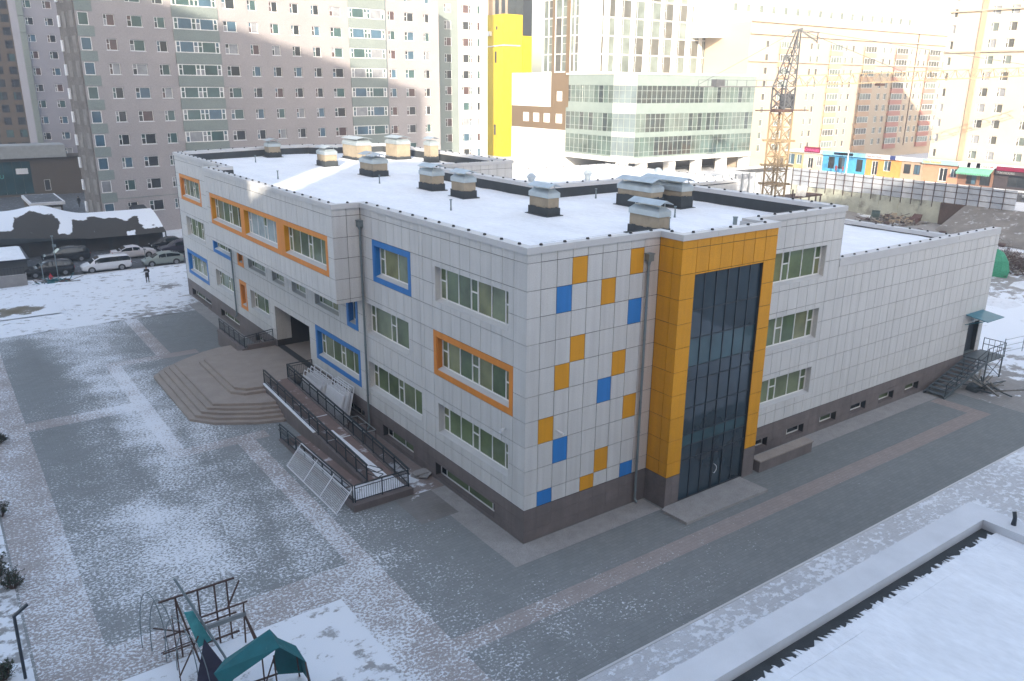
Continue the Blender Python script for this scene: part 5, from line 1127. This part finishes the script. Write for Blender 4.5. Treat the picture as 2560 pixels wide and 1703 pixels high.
def bush(x, y, h, rad, n, m, label, seed, green=None, group=None):
    r = random.Random(seed); o = thing('bush', label, 'bush', (x, y, 0), 0, group); q = MB(); lf = MB()
    for i in range(n):
        a = r.uniform(0, 6.28); t = r.uniform(.1, 1); p0 = Vector((x+math.cos(a)*rad*.15, y+math.sin(a)*rad*.15, 0)); p1 = Vector((x+math.cos(a)*rad*t, y+math.sin(a)*rad*t, h*r.uniform(.5, 1)*(1.1-.5*t)))
        q.tube(p0, p1, .02, 3, 0, .006)
        for j in range(4):
            p = p0.lerp(p1, r.uniform(.4, 1)); e = p+Vector((r.uniform(-1, 1), r.uniform(-1, 1), r.uniform(-.1, 1)))*h*.25; q.tube(p, e, .008, 3, 0, .003)
            if green:
                for _ in range(4):
                    c = p.lerp(e, r.random()); d = Vector((r.uniform(-1, 1), r.uniform(-1, 1), r.uniform(-1, 1)))*.09; d2 = Vector((r.uniform(-1, 1), r.uniform(-1, 1), r.uniform(-1, 1)))*.09; lf.add([c, c+d, c+d2], [(0, 1, 2)])
    q.build('branches', m, o, kind='stuff')
    if green: lf.build('leaves', green, o, kind='stuff')
brm = mat('branch_brown', (.10, .062, .05), .9, var=.2); lfm = mat('needle_green', (.03, .05, .032), .8, var=.3)
for k, (x, y, h, l) in enumerate(((86, 17.5, 2.6, 'bare brown bush farthest behind the green netting'), (82.5, 14.0, 2.2, 'bare brown bush right of the green netting'), (88, 21, 2.4, 'bare brown bush at the edge of the scrap heap'), (90.5, 15.8, 2.6, 'bare brown bush at the far right edge of the picture'))): bush(x, y, h, 1.8, 70, brm, l, k, None, 'bare bushes beyond the wing')
for k, (x, y, h, l) in enumerate(((-18.75, 26.4, .7, 'small dark shrub at the left edge, beside the end of the paved cross band'), (-19.5, 16.6, .8, 'dark shrub at the left edge, midway up the lower picture'), (-20.1, 10.8, 1.0, 'larger dark shrub at the left edge above the lamp post'), (-19.65, 9.5, .9, 'dark shrub nearest above the lamp post head'), (-20.5, 3.4, .8, 'dark shrub in the bottom left corner below the lamp'))): bush(x, y, h, .55, 30, brm, l, 20+k, lfm, 'dark shrubs along the left edge')
fe = thing('mesh_fence', 'thin wire fence across the snow beyond the staircase', 'fence', (60, -2, 0))
for i in range(9): q = MB(); q.bar((48+i*2.5, -1.5-i*.35+2, 0), (48+i*2.5, .5-i*.35, 1.4), .05); q.build('post', steel, fe)
q = MB()
for z in (.3, .8, 1.3): q.bar((48, .5, z), (68, -2.3, z), .025)
q.build('wire', steel, fe)

# ================================================================ LEFT: garages, vehicles, poles, people
gar = thing('garage_row', 'long low building with a dark humped roof half covered in melting snow', 'garage', (-5, 87, 0))
def gz(x, t): return 1.85+.10*max(0, -4-x)+(2.15+.9*math.exp(-((x+8.5)/2.6)**2))*math.sin(t*1.45)/math.sin(1.45)
def gcov(x, y):
    t = (y-83.4)/7.3; c = .08+1.05*sm(.52, .70, t+.10*math.sin(x*.9+1)+.05*math.sin(x*2.7))
    c = max(c, 1.0*sm(.06, .14, t)*sm(1.0, .55, abs(x+6.4-1.6*(t-.4))), 1.0*sm(.05, .12, t)*sm(.95, .6, abs(x+12.3+(1-t)*1.6)*.55)*sm(.1, .3, t), sm(1.6, 2.4, x)*.92*sm(.1, .2, t))
    if abs(x-.55) < .5 and t < .12: c = .8
    return c
gm = ground_mat('garage_roofing', (.045, .045, .042), (.065, .055, .048), dust=0, fs=.9, stretch=(1, .8, 1))
nx, ny = 110, 26; vs = [(-26+30.5*i/nx, 83.4+7.3*j/ny, gz(-26+30.5*i/nx, j/ny)) for j in range(ny+1) for i in range(nx+1)]
me = bpy.data.meshes.new('roof'); me.from_pydata(vs, [], [(j*(nx+1)+i, j*(nx+1)+i+1, (j+1)*(nx+1)+i+1, (j+1)*(nx+1)+i) for j in range(ny) for i in range(nx)])
at_ = me.attributes.new('snow', 'FLOAT', 'POINT'); at_.data.foreach_set('value', [gcov(v[0], v[1]) for v in vs]); me.materials.append(gm)
for v in me.vertices: v.co -= Vector((-5, 87, 0))
link('roof', me, gar)
q = MB(); q.box(-26, 85, -.05, 4.4, 90.6, 1.75); q.build('front_wall', bitumen, gar)
for k in range(9): q = MB(); x = -23+k*3.05; q.box(x, 84.93, .05, x+2.6, 85, 1.6); q.build('garage_door', mat('garage_door', (.045, .04, .04), .8, var=.3, scale=.7), gar)
q = MB(); q.bar((4.45, 83.5, 0), (4.45, 83.5, 2.0), .12); q.build('end_post', alu, gar)
hut = thing('guard_hut', 'small grey hut with a snowy flat roof at the left edge', 'hut', (-13.5, 76, 0))
q = MB(); q.box(-18, 73.2, 0, -12.2, 80.5, 2.0); q.build('wall', mat('hut_wall', (.10, .105, .11), .8), hut); q = MB(); q.box(-18.3, 72.7, 2.0, -11.95, 81, 2.15); q.build('roof_edge', alu, hut)
q = MB(); q.hexa([(-18.3, 72.75, 2.15), (-12.25, 72.75, 2.15), (-12.1, 80.9, 2.15), (-18.3, 80.9, 2.15), (-18.2, 72.9, 2.28), (-12.45, 72.9, 2.25), (-12.4, 80.7, 2.25), (-18.2, 80.7, 2.28)]); q.build('roof_snow', snow, hut)
cwl = thing('concrete_wall', 'low pale concrete wall with a dark picket fence at the left edge', 'wall', (-15, 69.5, 0))
q = MB(); q.box(-30, 69.0, -.05, -12.75, 69.35, 1.25); q.build('wall', gravel, cwl)
q = MB()
for i in range(60): q.bar((-30+i*.29, 69.2, 1.25), (-30+i*.29, 69.2, 2.05), .03)
q.bar((-30, 69.2, 1.95), (-12.8, 69.2, 1.95), .05); q.build('pickets', alu, cwl, kind='stuff')

tyre, rimm = blackm, mat('wheel_rim', (.35, .36, .38), .4, .6, var=.05)
carglass = glass('car_glass', (.012, .018, .022), .05, .2, 1, .7); lampw = mat('lamp_clear', (.6, .62, .65), .2); lampr = mat('lamp_red', (.35, .01, .015), .3)
def car(label, x, y, ang, L, Hh, paint, style, W=1.76, group='cars parked along the road'):
    """local x forward; body lofted through stations (x fraction, underside, belt, roof, width fraction)"""
    o = thing('parked_car', label, 'car', (x, y, .01), ang, group, True)
    st = {'van': [(-.5, .45, .95, 1.02, .84), (-.485, .30, 1.02, 1.45, .93), (-.44, .24, 1.03, 1.68, .98), (-.1, .2, 1.02, 1.75, 1), (.12, .2, 1.0, 1.70, 1), (.23, .2, .98, 1.42, 1), (.33, .22, .96, 1.0, .99), (.42, .24, .88, .90, .95), (.485, .30, .72, .74, .86), (.5, .40, .6, .62, .78)],
          'sedan': [(-.5, .42, .78, .80, .80), (-.485, .30, .95, .97, .90), (-.37, .24, .98, 1.0, .97), (-.30, .22, .97, 1.13, 1), (-.18, .2, .95, 1.42, 1), (.02, .2, .94, 1.46, 1), (.12, .2, .93, 1.34, 1), (.25, .2, .92, .95, .99), (.40, .23, .85, .87, .95), (.485, .30, .70, .72, .86), (.5, .40, .58, .60, .78)],
          'hatch': [(-.5, .42, .85, .9, .80), (-.485, .30, 1.0, 1.10, .90), (-.40, .24, .99, 1.25, .96), (-.2, .2, .97, 1.47, 1), (.0, .2, .95, 1.50, 1), (.12, .2, .93, 1.36, 1), (.29, .2, .90, .94, .99), (.41, .23, .80, .83, .94), (.485, .30, .66, .69, .85), (.5, .40, .56, .58, .76)],
          'suv': [(-.5, .48, .98, 1.0, .82), (-.485, .34, 1.06, 1.30, .92), (-.42, .28, 1.07, 1.58, .97), (-.2, .26, 1.06, 1.69, 1), (.02, .26, 1.04, 1.68, 1), (.12, .26, 1.03, 1.52, 1), (.25, .26, 1.01, 1.05, .99), (.41, .28, .94, .97, .95), (.485, .36, .78, .80, .86), (.5, .46, .64, .66, .78)]}[style]
    k = Hh/max(s[3] for s in st); rings = []
    for (f, a, b, r, wf) in st:
        w = W/2*wf; b *= k; r *= k; rw = w*(.99-.21*min(1, max(0, (r-b)/.55)))
        rings.append([(f*L, -w*.9, a), (f*L, -w, a+.15), (f*L, -w, b-.12), (f*L, -w*.975, b), (f*L, -rw, r-.05*(r-b)), (f*L, -rw*.86, r), (f*L, rw*.86, r), (f*L, rw, r-.05*(r-b)), (f*L, w*.975, b), (f*L, w, b-.12), (f*L, w, a+.15), (f*L, w*.9, a)])
    q = MB(); n = 12
    for i, rg in enumerate(rings):
        q.v += rg
        if i:
            for j in range(n): q.f.append([(i-1)*n+j, (i-1)*n+(j+1) % n, i*n+(j+1) % n, i*n+j]); q.m.append(0)
    q.f.append(list(range(n))); q.m.append(0); q.f.append([(len(rings)-1)*n+j for j in range(n)]); q.m.append(0)
    b = q.build('body', paint, o, True)
    b.data.polygons.foreach_set('use_smooth', [True]*len(b.data.polygons))
    def pt(i, j, out=.012): v = Vector(rings[i][j]); return v
    # side glass, windscreen, rear screen as slightly proud sheets
    gi = [i for i, s in enumerate(st) if s[3]-s[2] > .12]
    for side in (0, 1):
        g = MB(); jb, jt = (3, 4) if side == 0 else (8, 7); sgn = -1 if side == 0 else 1
        idx = [i for i in gi]; low = []; hi = []
        for i in idx:
            A, B = Vector(rings[i][jb]), Vector(rings[i][jt]); off = Vector((0, sgn*.015, .004)); low.append(A.lerp(B, .10)+off); hi.append(A.lerp(B, .86)+off)
        for a in range(len(idx)-1): g.add([low[a], low[a+1], hi[a+1], hi[a]], [(0, 1, 2, 3)])
        mid = len(idx)//2
        g.build('side_glass', carglass, o)
        q = MB(); p = low[mid].lerp(low[mid-1], .3); t = hi[mid].lerp(hi[mid-1], .3); off = Vector((0, sgn*.01, 0)); q.bar(p+off, t+off, .07, .02); q.build('pillar', paint if style != 'van' else blackm, o)
        q = MB(); i = idx[-1]; p = Vector(rings[i][jb])+Vector((-.15, sgn*.12, .08)); q.hexa([p+Vector((dx*.06, dy*.09, dz*.07)) for dz in (-1, 1) for dx, dy in ((-1, -1), (1, -1), (1, 1), (-1, 1))]); q.build('mirror', paint, o)
    def screen(i0, i1, nm, s):
        g = MB(); off = Vector((s*.012, 0, .016)); A = [Vector(rings[i0][j]) for j in (5, 6)]; B = [Vector(rings[i1][j]) for j in (5, 6)]
        g.add([A[0].lerp(B[0], .06)+off, A[1].lerp(B[1], .06)+off, B[1].lerp(A[1], .06)+off, B[0].lerp(A[0], .06)+off], [(0, 1, 2, 3)]); g.build(nm, carglass, o)
    ft = [i for i in range(len(st)-1) if st[i][3]-st[i+1][3] > .2 and st[i][0] > .0]
    for i in ft[:2]: screen(i, i+1, 'windscreen', 1)
    rr = [i for i in range(1, 5) if st[i][3]-st[i-1][3] > .12 and st[i][0] < -.1]
    for i in rr[-2:]: screen(i, i-1, 'rear_window', -1)
    for f, s, m in ((.478, 1, lampw), (-.488, -1, lampr)):
        for sd in (-1, 1): q = MB(); zc = (.68 if s > 0 else .86)*k; q.hexa([(f*L+s*.03*dx+(.03*s), sd*(W*.36)+dy*.17, zc+dz*.075) for dz in (-1, 1) for dx, dy in ((-1, -1), (1, -1), (1, 1), (-1, 1))]); q.build('headlight' if s > 0 else 'tail_light', m, o)
    for fx in (.31, -.29):
        for sd in (-1, 1):
            q = MB(); yy = sd*(W/2-.10); q.tube((fx*L, yy-.11, .32), (fx*L, yy+.115, .32), .325, 18); wv = q.build('wheel', tyre, o)
            q = MB(); y2 = sd*(W/2+.02)
            for a in range(5): t = a*2*math.pi/5; q.bar((fx*L, y2, .32), (fx*L+.2*math.cos(t), y2, .32+.2*math.sin(t)), .08, .03, 0, (0, 1, 0))
            q.tube((fx*L, y2-sd*.02, .32), (fx*L, y2+sd*.004, .32), .215, 16, 0); q.build('rim', rimm, wv)
            q = MB(); q.tube((fx*L, sd*(W/2-.25), .33), (fx*L, sd*(W/2+.008), .33), .385, 18); q.build('wheel_arch', blackm, o)
    q = MB(); q.box(-.47*L, -W*.40, .20, .47*L, W*.40, .34); q.build('underbody', blackm, o)
    return o
pw = mat('car_white', (.72, .73, .75), .25, var=.03, spec=.6); pk = mat('car_black', (.012, .013, .016), .18, var=.05, spec=.7); ps_ = mat('car_silver_green', (.30, .34, .31), .3, .3, var=.05); pv = mat('car_purple', (.035, .03, .05), .2, var=.05, spec=.6); psl = mat('car_pale', (.60, .58, .60), .3, var=.05)
car('white minivan with a black roof line parked on the near side of the road', -4.7, 72.5, R(180), 5.1, 1.72, pw, 'van')
car('silver green hatchback parked near the school end on the near side', 1.3, 72.3, R(180), 4.45, 1.48, ps_, 'hatch')
car('black off roader with chrome window line at the near kerb beside the red hydrant', -10.2, 73.2, R(180), 4.8, 1.68, pk, 'suv', 1.85)
car('pale sedan parked in the second row behind the white minivan', -.6, 78.3, 0, 4.9, 1.46, psl, 'sedan')
car('long black off roader in the second row left of the pale sedan', -7.6, 80.2, R(180), 5.0, 1.75, pk, 'suv', 1.9)
car('dark purple car half hidden by the corner of the school', 4.6, 78.2, R(180), 4.6, 1.6, pv, 'suv')
car('dark car parked farthest back beside the garage doors', 4.3, 81.7, R(180), 4.6, 1.5, pk, 'sedan')
car('small white car on the street beyond the hoarding at the right edge', 122.0, 29.4, R(90), 4.3, 1.5, pw, 'hatch').location.z = 3.52

for (x, y, z, h, nm, lb) in ((-9.75, 70.62, .0, 4.6, 'utility_pole', 'tall thin grey pole standing at the kerb beside the black off roader'), (-11.4, 67.7, 0, 2.3, 'sign_pole', 'shorter thin pole in the snow left of the red hydrant'), (-.5, 72.4, 0, 1.9, 'kerb_post', 'thin grey post in front of the silver green hatchback')):
    t = thing(nm, lb, 'pole', (x, y, z)); q = MB(); q.tube((x, y, 0), (x, y, h), .05, 8); q.build('shaft', steel, t); q = MB(); q.box(x-.12, y-.1, h-.02, x+.12, y+.1, h+.12); q.build('cap', steel, t)
    if h > 4: q = MB(); q.box(x-.1, y-.2, 3.5, x+.25, y-.05, 3.8); q.box(x-.25, y-.2, -.0, x+.25, y+.2, .06); q.build('junction_box', steel, t)
rh = thing('hydrant', 'small red hydrant on the snow beside the kerb', 'hydrant', (-10.47, 70.4, 0)); q = MB(); rdm = mat('hydrant_red', (.55, .02, .04), .5)
q.tube((-10.47, 70.4, 0), (-10.47, 70.4, .12), .2, 10); q.tube((-10.47, 70.4, .12), (-10.47, 70.4, .55), .15, 10, 0, .13); q.tube((-10.47, 70.4, .55), (-10.47, 70.4, .72), .13, 10, 0, .03); q.tube((-10.7, 70.4, .4), (-10.24, 70.4, .4), .06, 8); q.build('body', rdm, rh); q = MB(); q.tube((-10.47, 70.4, .72), (-10.47, 70.4, .82), .035, 8); q.build('valve', rdm, rh)

skin = mat('skin', (.42, .24, .16), .6); coat_k = mat('coat_black', (.012, .012, .014), .85, var=.2); hair = mat('hair_black', (.01, .009, .008), .7); trous = mat('trousers_dark', (.014, .014, .018), .85)
def person(label, x, y, z0, h, ang, coat, hold=False, walk=0.):
    o = thing('person', label, 'person', (x, y, z0), ang, None, True); s = h/1.72
    V = [(0, 0, .95, .145), (0, 0, 1.12, .15), (0, 0, 1.32, .165), (0, 0, 1.46, .07), (0, .01, 1.55, .075), (0, .015, 1.62, .098), (0, .01, 1.69, .075)]
    E = [(0, 1), (1, 2), (2, 3), (3, 4), (4, 5), (5, 6)]
    for sd in (-1, 1):
        b = len(V); f = walk*sd
        V += [(sd*.10, 0, .88, .105), (sd*.11, f*.5+.02, .50, .075), (sd*.115, f-.01, .10, .055), (sd*.12, f+.13, .05, .045)]; E += [(0, b), (b, b+1), (b+1, b+2), (b+2, b+3)]
        a = len(V)
        if hold: V += [(sd*.20, 0, 1.40, .075), (sd*.25, .02, 1.15, .06), (sd*.11, .25, 1.18, .042), (sd*.07, .31, 1.20, .035)]
        else: V += [(sd*.20, 0, 1.40, .075), (sd*.25, -f*.3, 1.13, .06), (sd*.25, .06-f*.5, .90, .042), (sd*.25, .09-f*.5, .81, .035)]
        E += [(2, a), (a, a+1), (a+1, a+2), (a+2, a+3)]
    me = bpy.data.meshes.new('body'); me.from_pydata([(v[0]*s, v[1]*s, v[2]*s) for v in V], E, []); bo = link('body', me, o)
    m = bo.modifiers.new('skin', 'SKIN'); bo.modifiers.new('sub', 'SUBSURF').levels = 2; bo.modifiers['sub'].render_levels = 2
    for i, v in enumerate(V): sv = me.skin_vertices[0].data[i]; sv.radius = (v[3]*s, v[3]*s*.9); sv.use_root = (i == 0)
    bpy.context.view_layer.update(); e2 = bpy.data.meshes.new_from_object(bo.evaluated_get(bpy.context.evaluated_depsgraph_get())); bo.modifiers.clear(); bo.data = e2
    e2.materials.clear(); [e2.materials.append(mm) for mm in (trous, coat, skin)]
    for p in e2.polygons:
        c = p.center; zz = c.z/s; p.use_smooth = True
        hand = (hold and c.y/s > .27 and 1.1 < zz < 1.3) or (not hold and abs(c.x/s) > .2 and zz < .86)
        p.material_index = 2 if (zz > 1.49 or hand) else (1 if zz > .9 else 0)
    q = MB(); n = 12; pr = [(.60, .20, .17), (.75, .19, .165), (1.0, .175, .15), (1.25, .20, .155), (1.40, .20, .13), (1.47, .09, .09)]
    for k, (z, a, b) in enumerate(pr):
        for i in range(n): t = 2*math.pi*i/n; q.v.append((a*s*math.cos(t), b*s*math.sin(t), z*s))
        if k: q.f += [[(k-1)*n+i, (k-1)*n+(i+1) % n, k*n+(i+1) % n, k*n+i] for i in range(n)]; q.m += [0]*n
    q.build('coat', coat, o, True)
    q = MB()
    for k in range(5):
        zz = 1.60+.14*k/4; rr = .112*math.cos(max(0, (k-1.2))/2.8*1.35)
        for i in range(n): t = 2*math.pi*i/n; q.v.append((rr*s*math.cos(t), (rr*math.sin(t)-.02+(.0 if k else -.0))*s, zz*s if not (k == 0 and math.sin(t) > .3) else (zz+.06)*s))
        if k: q.f += [[(k-1)*n+i, (k-1)*n+(i+1) % n, k*n+(i+1) % n, k*n+i] for i in range(n)]; q.m += [0]*n
    q.f.append(list(range(4*n, 5*n))); q.m.append(0); q.build('hair', hair, o, True)
    q = MB(); q.hexa([(dx*.014*s, (.105+.02*(dy > 0))*s, (1.60+dz*.02)*s) for dz in (-1, 1) for dx, dy in ((-1, -1), (1, -1), (1, 1), (-1, 1))]); q.build('nose', skin, o)
    for sd in (-1, 1): q = MB(); q.tube((sd*.035*s, .095*s, 1.635*s), (sd*.035*s, .104*s, 1.635*s), .012*s, 6); q.build('eye', hair, o)
    return o
person('person in a black coat and dark trousers holding a white controller on the snowy yard', -2.3, 63.58, .05, 1.74, R(160), coat_k, True)
ct = thing('controller', 'white handheld controller held by the person in black', 'controller', (-2.42, 63.27, 1.27)); q = MB(); q.box(-2.57, 63.20, 1.24, -2.27, 63.34, 1.33); q.build('body', whitep, ct)
for dx in (-.08, .08): q = MB(); q.tube((-2.42+dx, 63.27, 1.33), (-2.42+dx, 63.27, 1.37), .02, 6); q.build('stick', blackm, ct)
person('dark clothed person walking near the apartment end wall far behind the garages', .95, 126.9, .01, 1.75, R(30), coat_k, False, .18)
person('person in a dark red coat on the pavement before the blue shop', 132.2, 71.8, 3.5, 1.65, R(100), mat('coat_red', (.20, .03, .05), .8), False, .1)
person('shorter person in a reddish coat beside the white street pole', 132.3, 70.3, 3.5, 1.55, R(80), mat('coat_rose', (.32, .08, .10), .8), False, .12)

# ================================================================ tall blocks behind the camera that shade the yard
shw = mat('shade_block_wall', (.36, .33, .31), .9, var=.06, scale=.1)
def shade_block(label, t0, t1, s0, depth, h):
    S = Vector((.605, .796, 0)).normalized(); T = Vector((.796, -.605, 0)).normalized(); p = S*s0+T*t0
    o = thing('tower_block', label, 'apartment block', tuple(p)); F = Fr(p, T, S); q = MB(); Wd = t1-t0
    plain_block(q, F, 0, Wd, -.1, h, depth); q.add([F.P(0, -.1), F.P(Wd, -.1), F.P(Wd, h), F.P(0, h)], [(0, 1, 2, 3)]); q.build('wall', shw, o)
    w_ = MB(); x = 1.6
    while x < Wd-2:
        z = 2.5
        while z < h-2: F.box(w_, x, x+1.7, z, z+1.5, -.05, .0); z += 3.0
        x += 3.6
    w_.build('windows', gw[0], o, kind='stuff')
shade_block('very tall apartment tower left of the view whose long shade crosses the yard', -64.3, -19.3, -52, 14, 60.5+19)
shade_block('tallest apartment tower far left of the view shading the distant brown blocks', -150, -64.0, -56, 14, 100+20)
shade_block('lower link block filling the gap between the two towers behind the viewpoint', -19.6, -16.6, -54, 8, 20.6+20)
shade_block('long tall apartment block behind the viewpoint shading the school front', -16.9, 39, -62, 14, 30.5+22.6)
shade_block('taller apartment block behind the viewpoint on the right', 30, 125, -70, 14, 42+25.5)

# thin winter haze filling the air round the whole scene
hz = MB(); hz.box(-260, -260, -1.5, 460, 330, 125); hzo = hz.build('haze', [], None); hzo['kind'] = 'stuff'
hm_ = bpy.data.materials.new('haze_air'); hm_.use_nodes = True; n_ = hm_.node_tree.nodes; n_.remove(n_['Principled BSDF'])
pv_ = n_.new('ShaderNodeVolumePrincipled'); pv_.inputs['Density'].default_value = .0013; pv_.inputs['Color'].default_value = (.95, .96, 1, 1); pv_.inputs['Anisotropy'].default_value = .2
hm_.node_tree.links.new(pv_.outputs[0], n_['Material Output'].inputs['Volume']); hzo.data.materials.append(hm_)
